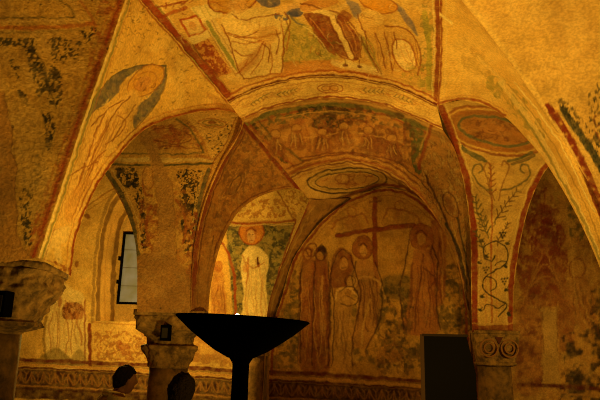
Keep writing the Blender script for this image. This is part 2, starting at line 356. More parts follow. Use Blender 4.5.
def P_v2(x, y, V):
    p = Paint(x, y, 'a0682e'); haze(p, '7a4a20', 7, .48, .65); haze(p, 'b88444', 9, .6, .5)
    for d, w_, c_ in ((2.4, 2.2, 'b48848'), (6, 4.5, '6a6430'), (9.5, 1.4, '8c3c1a')): p.line(off(B1_LO, d), w_, c_, .8, False)
    p.scumble([(262, 114), (330, 103), (400, 113), (420, 132), (330, 116), (270, 126)], '4c5028', .8, 5, .45)
    p.scumble([(300, 108), (345, 107), (352, 124), (318, 128), (300, 122)], '25200f', .9, 4, .42); p.scumble([(252, 126), (270, 128), (292, 160), (280, 160)], '2e2814', .8, 4, .5)
    p.scumble([(410, 126), (424, 134), (424, 168), (414, 170)], '4c5426', .95, 6, .35); p.scumble([(320, 110), (400, 112), (412, 160), (330, 155)], '5c3016', .7, 5, .5)
    p.folds([(275, 120), (350, 116)], [(290, 158), (350, 152)], 16, '7c3418', 1.4, .6); p.folds([(360, 116), (408, 126)], [(360, 152), (408, 176)], 11, '7c3418', 1.3, .6)
    p.ell(290, 135, 10, 7, 20, 'b88040', .6); p.ell(306, 140, 16, 8, -10, '9c6430', .5, 1.4); p.ell(350, 128, 22, 9, 5, '6e2c16', .5, 1.5); p.ell(352, 142, 12, 6, 0, 'b07838', .6); p.ell(384, 146, 12, 8, 20, '6e3018', .6); p.ell(300, 122, 5, 4, 0, '9c5c2c', .8)
    p.line([(258, 130), (300, 138), (350, 132), (400, 142)], 1.2, 'c08c48', .5)
    p.line([(248, 122), (266, 142), (296, 168)], 1.6, '8c3c1a', .8); p.line([(254, 121), (272, 141), (300, 164)], 1.3, 'b08040', .6); p.line([(259, 121), (276, 140), (303, 161)], 2.6, '463c1c', .65)
    p.line([(437, 108), (431, 128), (424, 150), (419, 168)], 4.6, '8a3a1a', .85); p.line([(432, 112), (427, 130), (420, 150)], 1.2, 'c89850', .6)
    for d, w_, c_ in ((-2, 1.6, '8c3c1a'), (-5, 1.2, 'b8823e'), (-7.5, 1.6, '6e3016')): p.line(off(MED_UP, d), w_, c_, .75, False)
    for cx, cy, r_ in ((276, 134, 20), (296, 128, 0), (322, 132, -5), (344, 126, 0), (368, 130, 10), (392, 138, 20)):
        p.ell(cx, cy, 5, 4, r_, 'a87438', .85); p.ell(cx, cy, 5, 4, r_, '6a2c14', .7, 1.1); p.fill([(cx-5, cy+4), (cx+5, cy+4), (cx+10, cy+20), (cx-8, cy+20)], '8a4c24', .7, 1.5)
        p.folds([(cx-4, cy+5), (cx+4, cy+5)], [(cx-8, cy+20), (cx+9, cy+20)], 6, '4e2010', 1.2, .7); p.folds([(cx-4, cy+5), (cx+4, cy+5)], [(cx-8, cy+20), (cx+9, cy+20)], 3, 'bc8c4a', 1.1, .7)
    p.line([(300, 158), (345, 152), (392, 160), (408, 168)], 1.6, '6a2c14', .7); p.line([(280, 118), (330, 111), (390, 118)], 1.2, 'b48444', .7)
    # right web
    R_ = [(432, 130), (444, 133), (456, 155), (466, 190), (471, 240), (471, 328), (458, 262), (440, 222), (420, 190), (422, 160)]
    p.fill(R_, '9a6a34', .8, 2, False); p.scumble(R_, '6a3a1c', .8, 3, .5, False); p.scumble(R_, 'b89050', .6, 3, .6, False)
    p.ell(451, 205, 6, 14, -22, '5c3018', .8, 1.6); p.ell(450, 205, 3, 9, -22, '7c4422', .7)
    p.line([(426, 176), (444, 215), (460, 262), (469, 310)], 2.6, '4a2412', .8); p.line([(446, 224), (458, 250), (468, 290)], 3.2, '33291a', .8); p.line([(457, 218), (464, 250), (470, 285)], 2.2, '40301c', .8); p.line([(452, 226), (462, 256), (469, 290)], 1, 'b88c4c', .7)
    p.line([(400, 164), (418, 178), (432, 194)], 1.4, '4a2412', .7); p.line([(395, 164), (412, 176), (424, 190)], .9, 'b88c4c', .5)
    return p.c

def P_med(x, y, V):
    p = Paint(x, y, 'b88a46'); haze(p, '96642c', 6, .52, .55)
    p.fill([(306, 196), (309, 184), (330, 170), (350, 166), (375, 170), (392, 181), (372, 184), (345, 194), (330, 197)], 'c89c58', .6, 3)
    p.ell(347, 180.5, 40, 12.5, -3, '38200e', .95, 2); p.ell(347, 180.5, 36, 9.4, -4, 'a8803c', .8, 2.2); p.ell(347, 180.5, 32, 8.4, -3, '38200e', .9, 1.4)
    p.ell(346, 180.5, 30, 7, -4, 'a87234', .7); p.ell(343, 179, 7, 5, 0, '8c4a22', .8, 1.4); p.ell(343, 178.5, 4, 3, 0, 'c08c4a', .8); marks(p, (322, 175, 372, 186), 22, '8a4420', .7, 1.2, 6, 0, 60)
    p.line(off(MED_UP, 1.4), 1.8, '6e2c14', .8, False); p.line(off(MED_UP, 4.4), 1, '8a4a22', .6, False)
    A_ = [(q[0], q[1]) for q in LUN_L[3:]]+[(q[0], q[1]) for q in LUN_R[::-1][1:]]
    p.line([(a, b-2.5) for a, b in A_], 3.6, '803016', .8)
    p.line([(309, 199), (330, 200), (352, 194), (384, 184)], 1.2, '5c2a14', .8)
    p.scumble([(400, 180), (440, 215), (470, 300), (470, 330), (455, 262), (430, 215), (405, 195)], '6a3c1c', .8, 4, .45)
    return p.c

def P_rib(x, y, V):
    p = Paint(x, y, '9c6c34'); haze(p, '744a22', 5, .5, .6)
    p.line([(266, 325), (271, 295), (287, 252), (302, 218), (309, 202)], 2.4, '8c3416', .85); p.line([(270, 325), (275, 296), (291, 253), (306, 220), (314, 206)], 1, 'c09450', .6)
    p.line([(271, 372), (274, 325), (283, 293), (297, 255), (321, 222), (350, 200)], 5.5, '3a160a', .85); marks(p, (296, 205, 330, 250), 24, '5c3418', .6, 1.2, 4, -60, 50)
    return p.c

def P_w1(x, y, V):
    p = Paint(x, y, 'b8843a'); haze(p, 'c8984c', 14, .52, .5); haze(p, '8c5c28', 7, .56, .5)
    # green-grey ground low down
    G_ = [(272, 310), (300, 288), (380, 278), (405, 276), (440, 282), (468, 275), (470, 368), (272, 368)]
    p.scumble(G_, '4c4424', .6, 7, .46, False); p.scumble(G_, '2c2814', .6, 4, .6, False); p.scumble([(440, 272), (468, 268), (470, 330), (444, 320)], '302c18', .7, 5, .42)
    p.fill([(381, 279), (408, 276), (410, 296), (384, 298)], '3c3a1e', .6, 3); p.scumble([(278, 280), (300, 275), (300, 345), (276, 350)], '40381e', .6, 5, .5)
    # rim
    A_ = [(q[0], q[1]) for q in LUN_L]+[(q[0], q[1]) for q in LUN_R[::-1][1:]]
    c_ = np.array([375, 300.])
    p.line([(a+(375-a)*.03, b+(300-b)*.03) for a, b in A_], 3.2, '8c3818', .9); p.line([(a+(375-a)*.075, b+(300-b)*.075) for a, b in A_], 1.1, 'a05c28', .6)
    # cross
    p.line([(375, 199), (375, 240), (376, 282)], 6, '8e3c18', .9); p.line([(337, 235.5), (375, 230), (414, 225)], 5.6, '8e3c18', .9); p.line([(337, 233), (414, 222.5)], 1, '5a2210', .6)
    p.line([(432, 222), (450, 217)], 4, '8e4c20', .7); p.line([(369, 202), (381, 201)], 2, '7a3014', .7)
    # angels and sky marks
    for (a, b, f) in ((352, 212, 1), (400, 206, -1)):
        p.ell(a, b, 5, 5, 0, 'a85c26', .6, 1.3); p.fill([(a-4, b+5), (a+5, b+4), (a+9*f, b+18), (a-6, b+16)], 'a4683066'[:6], .6, 2); p.line([(a, b+4), (a-14*f, b+8), (a-20*f, b+16)], 2.6, '9a5424', .6); p.line([(a, b+5), (a+12*f, b+2), (a+16*f, b+12)], 2.2, '9a5424', .6)
    marks(p, (310, 198, 440, 225), 30, '94582a', .5, 1.2, 6, 30, 60)
    def fig(cx, hy, w_, bot, robe, a=.8, halo=8, hcol='9c5424', dark='6e2c14', face='b47c3c'):
        p.fill([(cx-w_*.35, hy+halo*.7), (cx+w_*.35, hy+halo*.7), (cx+w_*.55, hy+28), (cx+w_*.5, (hy+bot)/2), (cx+w_*.55, bot), (cx-w_*.55, bot), (cx-w_*.5, (hy+bot)/2), (cx-w_*.55, hy+28)], robe, a, 2)
        p.folds([(cx-w_*.4, hy+14), (cx+w_*.4, hy+14)], [(cx-w_*.5, bot-2), (cx+w_*.5, bot-2)], int(w_/2.4), dark, 1.2, .65); p.folds([(cx-w_*.4, hy+14), (cx+w_*.4, hy+14)], [(cx-w_*.5, bot-2), (cx+w_*.5, bot-2)], int(w_/4), 'c89450', 1, .5)
        if halo: p.ell(cx, hy, halo, halo*1.15, 0, hcol, .8)
        if not halo: return
        p.ell(cx, hy+1, 3.6, 5, 0, face, .9); p.line([(cx-3, hy-3), (cx, hy-5), (cx+3.4, hy-2), (cx+4, hy+4)], 1.6, dark, .8); p.line([(cx-1.5, hy+3.5), (cx+1.5, hy+3.5)], 1, dark, .7)
    fig(308, 253, 15, 366, '9a5226', .8, 6); fig(321, 254, 16, 368, '8a4420', .85, 6.5, '5c2410'); p.ell(322, 251, 5, 6, 0, '4c2412', .6)
    for xx in (299, 329): p.line([(xx+4, 262), (xx, 300), (xx-1, 366)], 1.2, '5a2814', .6)
    fig(342, 262, 20, 368, 'b07a3a', .6, 0); p.fill([(331, 262), (335, 252), (342, 248), (350, 251), (354, 262), (352, 276), (356, 286), (330, 288), (331, 274)], '8e4e22', .9, 1.5); p.ell(344, 264, 4.4, 6.4, 10, 'bc8442', .9); p.line([(340, 259), (344, 256), (348, 259)], 1.4, '5a2410', .8); p.line([(342, 268), (346, 268)], 1, '5a2410', .8); p.line([(333, 264), (337, 254), (344, 250), (351, 255), (353, 268)], 1.2, '54200e', .8)
    p.ell(352, 283, 6, 7, 20, 'c4924e', .85); p.ell(352, 283, 6.5, 7.5, 20, '7a3818', .7, 1.2); p.line([(335, 300), (338, 290), (348, 288), (358, 296)], 2.4, 'd0a05c', .8); p.line([(336, 304), (346, 296), (354, 300)], 1.6, '5a2814', .7)
    p.fill([(333, 305), (349, 300), (352, 364), (334, 366)], 'bc8844', .6, 2); p.folds([(334, 305), (350, 302)], [(334, 366), (352, 366)], 6, '744020', 1.3, .6)
    p.ell(363, 248, 10.5, 12, 0, '985226', .9); p.ell(363, 248, 10.5, 12, 0, '6e2c14', .6, 1.2); p.ell(363, 251, 4, 6, 0, 'c08a46', .9); p.line([(359, 246), (363, 243), (367, 247)], 1.6, '5a2410', .8); p.line([(360, 254), (365, 254)], 1, '5a2410', .7)
    p.fill([(356, 264), (374, 264), (380, 285), (378, 320), (366, 348), (352, 340), (358, 300)], 'a8703a', .75, 2); p.folds([(357, 268), (376, 266)], [(358, 340), (380, 330)], 9, '6e3618', 1.3, .65)
    p.line([(356, 280), (366, 276), (380, 284), (386, 300)], 2.6, 'c4924e', .75); p.line([(370, 300), (364, 320), (362, 345)], 2.4, 'c8984e', .6)
    for q in ([(384, 300), (396, 310), (398, 330), (390, 350)], [(380, 330), (395, 336), (410, 330)], [(398, 290), (408, 305), (406, 325)], [(376, 352), (392, 344), (406, 352)]): p.line(q, 1.8, 'a87038', .6)
    p.ell(388, 330, 9, 9, 0, '5c3018', .5, 1.4); p.ell(390, 356, 13, 8, 0, '8a5426', .6); marks(p, (380, 295, 440, 366), 50, '8e5a2a', .55, 1.2, 8, 80, 40)
    # helper on the right
    p.ell(421, 236, 12, 13, 0, 'a05424', .9); p.ell(421, 236, 12, 13, 0, '7a3014', .6, 1.3); p.ell(421, 239, 4, 6, 0, 'c08a46', .85); p.line([(416, 234), (421, 230), (426, 235)], 1.6, '6e2c14', .8)
    p.fill([(414, 250), (430, 250), (436, 268), (434, 300), (438, 332), (404, 332), (408, 300), (412, 270)], 'a86430', .8, 2); p.folds([(414, 252), (432, 252)], [(404, 332), (438, 332)], 11, '74341a', 1.4, .7)
    p.fill([(430, 226), (444, 228), (446, 262), (444, 300), (432, 300)], '9a5226', .75, 2); p.folds([(431, 230), (444, 230)], [(434, 305), (446, 305)], 5, '6a2c16', 1.4, .7); p.line([(441, 230), (443, 262), (442, 300)], 1.5, 'c08840', .5)
    p.line([(412, 262), (400, 268), (390, 262)], 2.4, 'bc8440', .7); p.line([(424, 268), (436, 278), (430, 288)], 2, '6a2c16', .7)
    for q in ([(302, 268), (300, 300), (301, 362)], [(315, 262), (314, 300), (312, 366)], [(329, 262), (330, 300), (328, 366)], [(333, 262), (331, 284), (334, 310), (332, 366)], [(352, 262), (358, 282), (360, 300), (354, 330), (352, 366)], [(375, 262), (382, 285), (380, 318), (366, 350)], [(409, 240), (406, 262), (400, 290), (404, 330)], [(433, 246), (438, 266), (436, 300), (440, 330)], [(356, 262), (352, 280), (358, 296)]): p.line(q, 1.6, '4a1c0c', .75)
    p.ell(322, 250, 4.5, 6, 0, '3c180a', .85); p.ell(320, 256, 3, 4, 0, 'b07838', .9); p.ell(312, 250, 5.5, 7, 0, '7a3c1a', .8, 1.6)
    p.line([(340, 292), (348, 286), (356, 290), (358, 300), (350, 306), (340, 304)], 1.4, '4a1c0c', .8); p.ell(350, 281, 5, 5.5, 0, '4a1c0c', .7, 1.2)
    for xx in (384, 392, 400, 408): p.scumble([(xx-5, 296), (xx+5, 296), (xx+7, 366), (xx-6, 366)], '3a2c14', .55, 5, .5)
    marks(p, (275, 340, 470, 372), 40, '704020', .5, 1.2, 8, 80, 40)
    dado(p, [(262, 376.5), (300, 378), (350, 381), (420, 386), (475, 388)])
    return p.c

def dado(p, L_, cr='c08a44', n=None):
    P_ = np.array(L_, float); x0, x1 = P_[0, 0], P_[-1, 0]; f = lambda x: float(np.interp(x, P_[:, 0], P_[:, 1]))
    T = lambda d: [(a, b+d) for a, b in L_]
    p.line(T(-5), 4.6, '6a2412', .8, False); p.line(T(0), 3., cr, .95, False); p.line(T(-2.2), 1, '4c1c0e', .7, False); p.line(T(3.2), 2.6, '5a1e0e', .85, False)
    p.fill(T(4.5)+T(34)[::-1], '40180a', .9, 1, False)  # dark red band, made darker still for the dim light low down
    k = x0
    while k < x1:
        y = f(k)+8; s = 12
        p.line([(k, y), (k+3, y+7), (k+6, y+10), (k+9, y+7), (k+12, y)], 1.6, '96642e', .75); p.line([(k+6, y+9), (k+6, y+2), (k+4.2, y-.5)], 1.4, '96642e', .7); p.line([(k+6, y+2), (k+8, y-.5)], 1.2, '96642e', .6)
        p.line([(k+2, y), (k+5, y+4)], 1.2, '3c160a', .6); p.line([(k+12, y+3), (k+12, y+9)], 1.2, 'a86c36', .6)
        k += s
    p.line(T(21), 2, 'b07a3e', .7, False); p.line(T(24), 1.6, '4c1c0e', .7, False)

def P_s3l(x, y, V):
    p = Paint(x, y, '98622a'); haze(p, '6e4220', 5, .5, .6); haze(p, 'b48244', 4, .6, .5)
    B_ = [(q[0], q[1]) for q in ARCH_BC]
    p.line([(a-3, b-1.5) for a, b in B_], 1.4, '6a2c14', .7); p.line([(a-.6, b-.6) for a, b in B_], 1.4, 'a06c34', .7)
    p.line(off(GROIN_B[:-1], 2.8), 6, '84381a', .85, False); p.line(off(GROIN_B[:-1], 6.8), 1.4, '5c2410', .8, False)
    p.line(off(GROIN_C, 2.), 4.4, '803014', .85, False); p.line(off(GROIN_C, 5.5), 1, 'b07c40', .5, False)
    p.ell(235, 185, 4, 11, 32, '4e2814', .75, 1.4); p.ell(235, 185, 7, 14, 32, '6e3c1c', .5, 1.2); p.line([(214, 236), (209, 262), (208, 292)], 1.3, '4c2412', .8); p.line([(217, 242), (213, 262)], 1.2, '4c2412', .7)
    p.fill([(192, 300), (206, 250), (214, 250), (209, 318), (190, 315)], '8e6230', .6, 3)
    p.scumble([(232, 130), (240, 128), (290, 178), (240, 195), (215, 225), (222, 180)], '6a4422', .7, 3, .52)
    marks(p, (215, 130, 290, 200), 40, 'b07c40', .4, .9, 3, 0, 90)
    return p.c

def P_s6(x, y, V):
    p = Paint(x, y, 'd6a650'); haze(p, 'e2b868', 14, .5, .5); haze(p, 'b88038', 7, .6, .4)
    for _ in range(150):
        t_, u_ = rng.random(), rng.random(); yy = 8+100*t_; xl_ = 122-.42*yy; xr_ = 140+.86*yy; xx = xl_+(xr_-xl_)*u_
        a_ = rng.uniform(-1, 1); p.line([(xx, yy), (xx+rng.uniform(1, 3)*math.cos(a_), yy+2*math.sin(a_))], rng.uniform(.6, 1.2), '6a4a20', .75)
    # mandorla
    M_ = [(166, 66), (150, 65), (132, 67), (115, 75), (101, 89), (90, 106), (84, 122), (96, 110), (106, 104), (118, 92), (121, 84), (134, 72), (150, 68), (163, 68)]
    p.fill(M_, '5a564e', .92, 1.2); p.scumble(M_, '8a7a50', .6, 3, .55)
    p.fill([(166, 66), (165, 84), (158, 101), (148, 114), (138, 124), (134, 128), (133, 116), (140, 104), (150, 96), (160, 82)], '5a564e', .92, 1.2); p.scumble([(166, 66), (165, 84), (148, 114), (134, 128), (140, 104)], '8a7a50', .6, 3, .55)
    p.line([(86, 118), (96, 96), (112, 77), (134, 67), (166, 65.5)], 1.2, '4a3c24', .8); p.line([(166, 66), (165, 86), (152, 110), (132, 132), (118, 146)], 1.4, '5a4828', .8)
    p.ell(146, 81, 21, 12.5, -38, 'd09436', .95); p.ell(146, 81, 21, 12.5, -38, '9c5422', .7, 1.5); p.ell(143, 84, 9, 6, -42, 'c08040', .8); p.ell(145, 81, 12, 8.5, -40, 'ac6a2c', .6, 1.6); marks(p, (136, 76, 154, 92), 8, '7a4420', .7, 1, 4, -40)
    p.fill([(132, 90), (140, 98), (136, 112), (122, 134), (106, 152), (98, 176), (84, 200), (76, 228), (66, 226), (60, 240), (58, 226), (68, 190), (80, 160), (88, 128), (100, 112), (118, 102)], 'dcaa58', .9, 3)
    for q in ([(130, 96), (116, 112), (104, 132), (92, 160)], [(136, 104), (124, 122), (112, 142)], [(104, 114), (96, 132), (88, 156), (76, 190)], [(96, 160), (84, 190), (72, 218)], [(124, 100), (110, 108), (98, 118), (92, 126)], [(118, 116), (126, 122), (120, 134), (106, 144)], [(88, 170), (96, 160), (106, 150)], [(70, 176), (82, 168), (98, 162)], [(80, 210), (90, 186), (102, 168)]): p.line(q, 1.5, '94501c', .8)
    p.folds([(100, 118), (124, 104)], [(66, 216), (96, 170)], 11, '9c5c22', 1.2, .7); marks(p, (70, 100, 130, 215), 46, '9c5c22', .6, 1, 8, -60, 40); marks(p, (70, 100, 130, 215), 24, 'ecc47c', .5, 1.2, 8, -60, 40)
    p.fill([(68, 196), (86, 178), (92, 182), (78, 206), (72, 222), (64, 216)], 'c88c40', .6, 2)
    # lower left beast and ground
    p.fill([(44, 252), (50, 232), (58, 228), (70, 226), (68, 240), (60, 246), (62, 262), (56, 260), (54, 246), (48, 256)], 'e0ba74', .85, 1.5); p.line([(44, 254), (51, 233), (60, 228)], 1, 'a8642c', .6)
    p.scumble([(42, 258), (70, 268), (71, 278), (40, 264)], 'a04c1c', .9, 4, .4); p.line([(40, 258), (56, 264), (72, 270)], 1, 'a8642c', .7)
    # borders
    for d, w_, c_, a_ in ((1.4, 2.2, 'ecca86', .9), (4.4, 2.6, '8c8440', .8), (7, 1, 'a86a30', .6)): p.line(off(GROIN_A, d), w_, c_, a_, False)
    for d, w_, c_, a_ in ((-1.2, 2.8, 'a4481c', .85), (-4.2, 1.4, 'e0b468', .6), (-6.2, 1.2, 'b06c2c', .6)): p.line(off(ARCH_A[:-1], d), w_, c_, a_, False)
    p.line(off(SPINE_L[:4], -1), 2, 'a4481c', .7, False)
    p.fill([(206, 92), (226, 102), (236, 118), (222, 112)], 'b47a3a', .5, 2)
    return p.c

def P_s7(x, y, V):
    p = Paint(x, y, 'bc8c40'); haze(p, 'cc9e54', 12, .5, .5); haze(p, '94662c', 8, .56, .5)
    p.line(off(GROIN_A, -5), 9, 'b4602a', .6, False); p.line(off(GROIN_A, -4.5), 3.4, 'a4421a', .85, False); p.line(off(GROIN_A, -12), 2, 'b0702e', .6, False)
    p.scumble([(100, 0), (122, 0), (108, 50), (84, 115), (62, 190), (40, 250), (30, 230), (60, 150), (85, 80)], 'a8501f', .75, 4, .48)
    p.line([(-60, 19), (0, 18), (40, 17.5), (74, 18)], 1.5, '4a4020', .85); p.line([(60, 0), (70, 8), (75, 18)], 1.6, '4a4020', .85); p.line([(57, 1), (66, 9), (69, 15)], .8, '7a6a34', .6)
    p.line([(-60, 29), (0, 28), (60, 27), (92, 24)], 5, 'c06a28', .75); p.line([(80, 0), (90, 15), (96, 26)], 3, 'b8622a', .7); p.line([(-60, 23), (90, 20)], 1.4, 'dcb06a', .6)
    p.line([(92, 0), (100, 12), (97, 30), (93, 60)], 1, '8a6a34', .5); p.line([(-60, 34), (0, 33), (85, 31)], 1., '5c5028', .7)
    p.scumble([(-10, 37), (36, 38), (38, 48), (-10, 46)], '2a2412', .95, 2.4, .42, False)
    S = lambda q, th=.45, sc=3: p.scumble(q, '241d10', .95, sc, th)
    S([(25, 44), (34, 47), (44, 70), (50, 88), (44, 92), (38, 96), (30, 70)], .4); S([(48, 38), (70, 40), (74, 56), (60, 66), (52, 58)], .54, 2.2); S([(50, 66), (60, 72), (62, 100), (50, 104), (48, 84)], .42, 2.4)
    S([(18, 89), (26, 96), (30, 106), (22, 102)], .3, 2); S([(42, 112), (54, 118), (54, 136), (47, 152), (44, 130)], .48, 2.2); S([(34, 160), (42, 158), (38, 190), (28, 200)], .45, 2.2); S([(20, 195), (28, 188), (32, 240), (24, 240)], .48, 2.2); S([(80, 30), (96, 28), (92, 44), (84, 40)], .52, 2.2); S([(76, 40), (84, 44), (80, 64), (74, 60)], .58, 2.2); S([(10, 60), (22, 66), (20, 78), (14, 74)], .56, 2.2); S([(38, 12), (52, 2), (50, -4), (40, 4)], .6)
    p.line([(34, 50), (44, 66), (50, 90), (56, 108)], 1.6, '3c3018', .8); p.line([(42, 110), (45, 125), (50, 145)], 1.2, '2a2010', .8)
    p.folds([(8, 80), (40, 90)], [(15, 180), (45, 180)], 7, 'a4702c', 1.2, .45); p.folds([(60, 60), (85, 60)], [(50, 180), (62, 180)], 6, '9c6428', 1.2, .45)
    p.fill([(14, 100), (34, 104), (44, 140), (48, 180), (38, 200), (20, 180), (16, 140)], 'c89a50', .5, 4)
    # bare re-plastered area
    W_ = [(-150, 86), (4, 92), (8, 112), (13, 135), (11, 150), (17, 165), (14, 190), (18, 215), (16, 235), (24, 250), (36, 262), (0, 285), (-150, 280)]
    p.fill(W_, 'b0793a', .97, 1.2, False); p.line(W_[1:11], 1.4, '7c4e22', .8, False)
    marks(p, (0, 40, 80, 180), 46, '8e5e28', .45, 1, 7, 70, 50)
    return p.c

def P_f1(x, y, V):
    p = Paint(x, y, 'c8964c'); haze(p, 'a87438', 7, .52, .5)
    # crown field
    p.ell(168, 136, 24, 6, 0, 'a86030', .55); p.scumble([(140, 128), (195, 126), (202, 146), (150, 148)], 'a8582a', .8, 4, .45)
    p.line([(140, 122), (160, 126), (190, 124)], 1, '94602e', .6); p.line([(176, 119), (192, 132), (203, 152)], 2.2, '5c5a34', .85); p.line([(181, 118), (198, 134), (208, 154)], 1., 'b07030', .7)
    p.line([(118, 153), (160, 154), (204, 153)], 1.4, '5c5a34', .8); p.line([(108, 159), (160, 160), (213, 159)], 5, 'dab470', .85); p.line([(108, 164.5), (160, 165), (213, 163)], 2.6, '4c4c2a', .85); p.line([(112, 168), (212, 167)], 1.2, 'b08040', .7)
    p.line([(196, 156), (214, 158)], 4, 'a86c34', .7)
    p.fill([(188, 116), (206, 113), (228, 113), (236, 119), (228, 140), (212, 158), (202, 136)], 'd8ac60', .8, 2); p.ell(212, 123, 14, 4, 4, 'a06030', .8, 1.2); p.ell(212, 123, 10, 2.4, 4, '6a6438', .8, 1.2); p.ell(212, 123, 5, 1.5, 4, '8a4a24', .8)
    p.scumble([(206, 130), (232, 124), (224, 146), (212, 156)], '2e2614', .9, 1.9, .62); p.line([(236, 118), (226, 142), (212, 166), (200, 208)], 1.2, '8c3416', .7)
    p.line([(146, 134), (160, 128), (180, 130), (192, 138), (180, 144), (160, 142), (148, 138)], 1.3, '84401f', .8); p.line([(150, 148), (170, 146), (198, 149)], 1.3, '84401f', .7); p.line([(122, 148), (134, 134), (146, 125)], 1.4, '84401f', .6)
    # side fields
    S = lambda q, th=.45, sc=2.6: p.scumble(q, '252012', .95, sc, th)
    S([(114, 170), (134, 168), (138, 186), (126, 188)], .4, 2); S([(132, 186), (140, 184), (146, 210), (140, 214)], .45); S([(178, 172), (202, 170), (198, 186), (182, 186)], .48, 2); S([(180, 186), (198, 186), (196, 210), (192, 250), (184, 252)], .46, 2.4)
    S([(140, 214), (146, 212), (148, 250), (142, 246)], .5)
    p.line([(107, 172), (122, 196), (132, 222), (137, 252), (138, 270)], 6, '56563a', .8); p.line([(112, 170), (127, 194), (138, 224), (142, 252)], 1.4, 'dab470', .7); p.line([(104, 174), (120, 200), (130, 226), (134, 258)], 2.6, '8c2e14', .9)
    p.line([(208, 170), (200, 200), (196, 230), (194, 262)], 5, '56563a', .75); p.line([(203, 170), (195, 204), (191, 236)], 1.2, 'dab470', .6)
    p.scumble([(196, 208), (200, 250), (192, 290), (186, 280), (190, 230)], '903c1a', .8, 4, .42)
    # red remnants
    for q in ([(146, 172), (143, 184), (146, 194), (152, 196)], [(150, 206), (146, 228), (150, 244)], [(182, 208), (186, 226), (182, 244)], [(176, 200), (180, 206)]): p.line(q, 3.2, 'a85422', .7)
    p.scumble([(140, 200), (156, 200), (158, 262), (142, 250)], 'a04c1e', .7, 4, .48); p.scumble([(172, 196), (190, 200), (190, 280), (174, 270)], 'a4602a', .6, 5, .48)
    p.ell(148, 178, 5, 11, -8, 'c88e48', .8); p.ell(148, 178, 5.5, 11.5, -8, '9c5424', .7, 1.2)
    # bare plaster strip
    p.fill([(138, 133), (148, 129), (157, 150), (164, 166), (172, 182), (174, 206), (176, 262), (190, 290), (192, 318), (132, 318), (134, 266), (152, 254), (159, 220), (156, 190), (150, 160)], 'b07e44', .97, 1.4)
    p.line([(156, 190), (159, 220), (152, 254)], 1, '8a5a2a', .6); p.line([(172, 182), (174, 206), (176, 262)], 1, '8a5a2a', .6)
    p.fill([(134, 262), (150, 254), (178, 262), (194, 290), (194, 318), (132, 318)], 'a0703a', .9, 2)
    return p.c

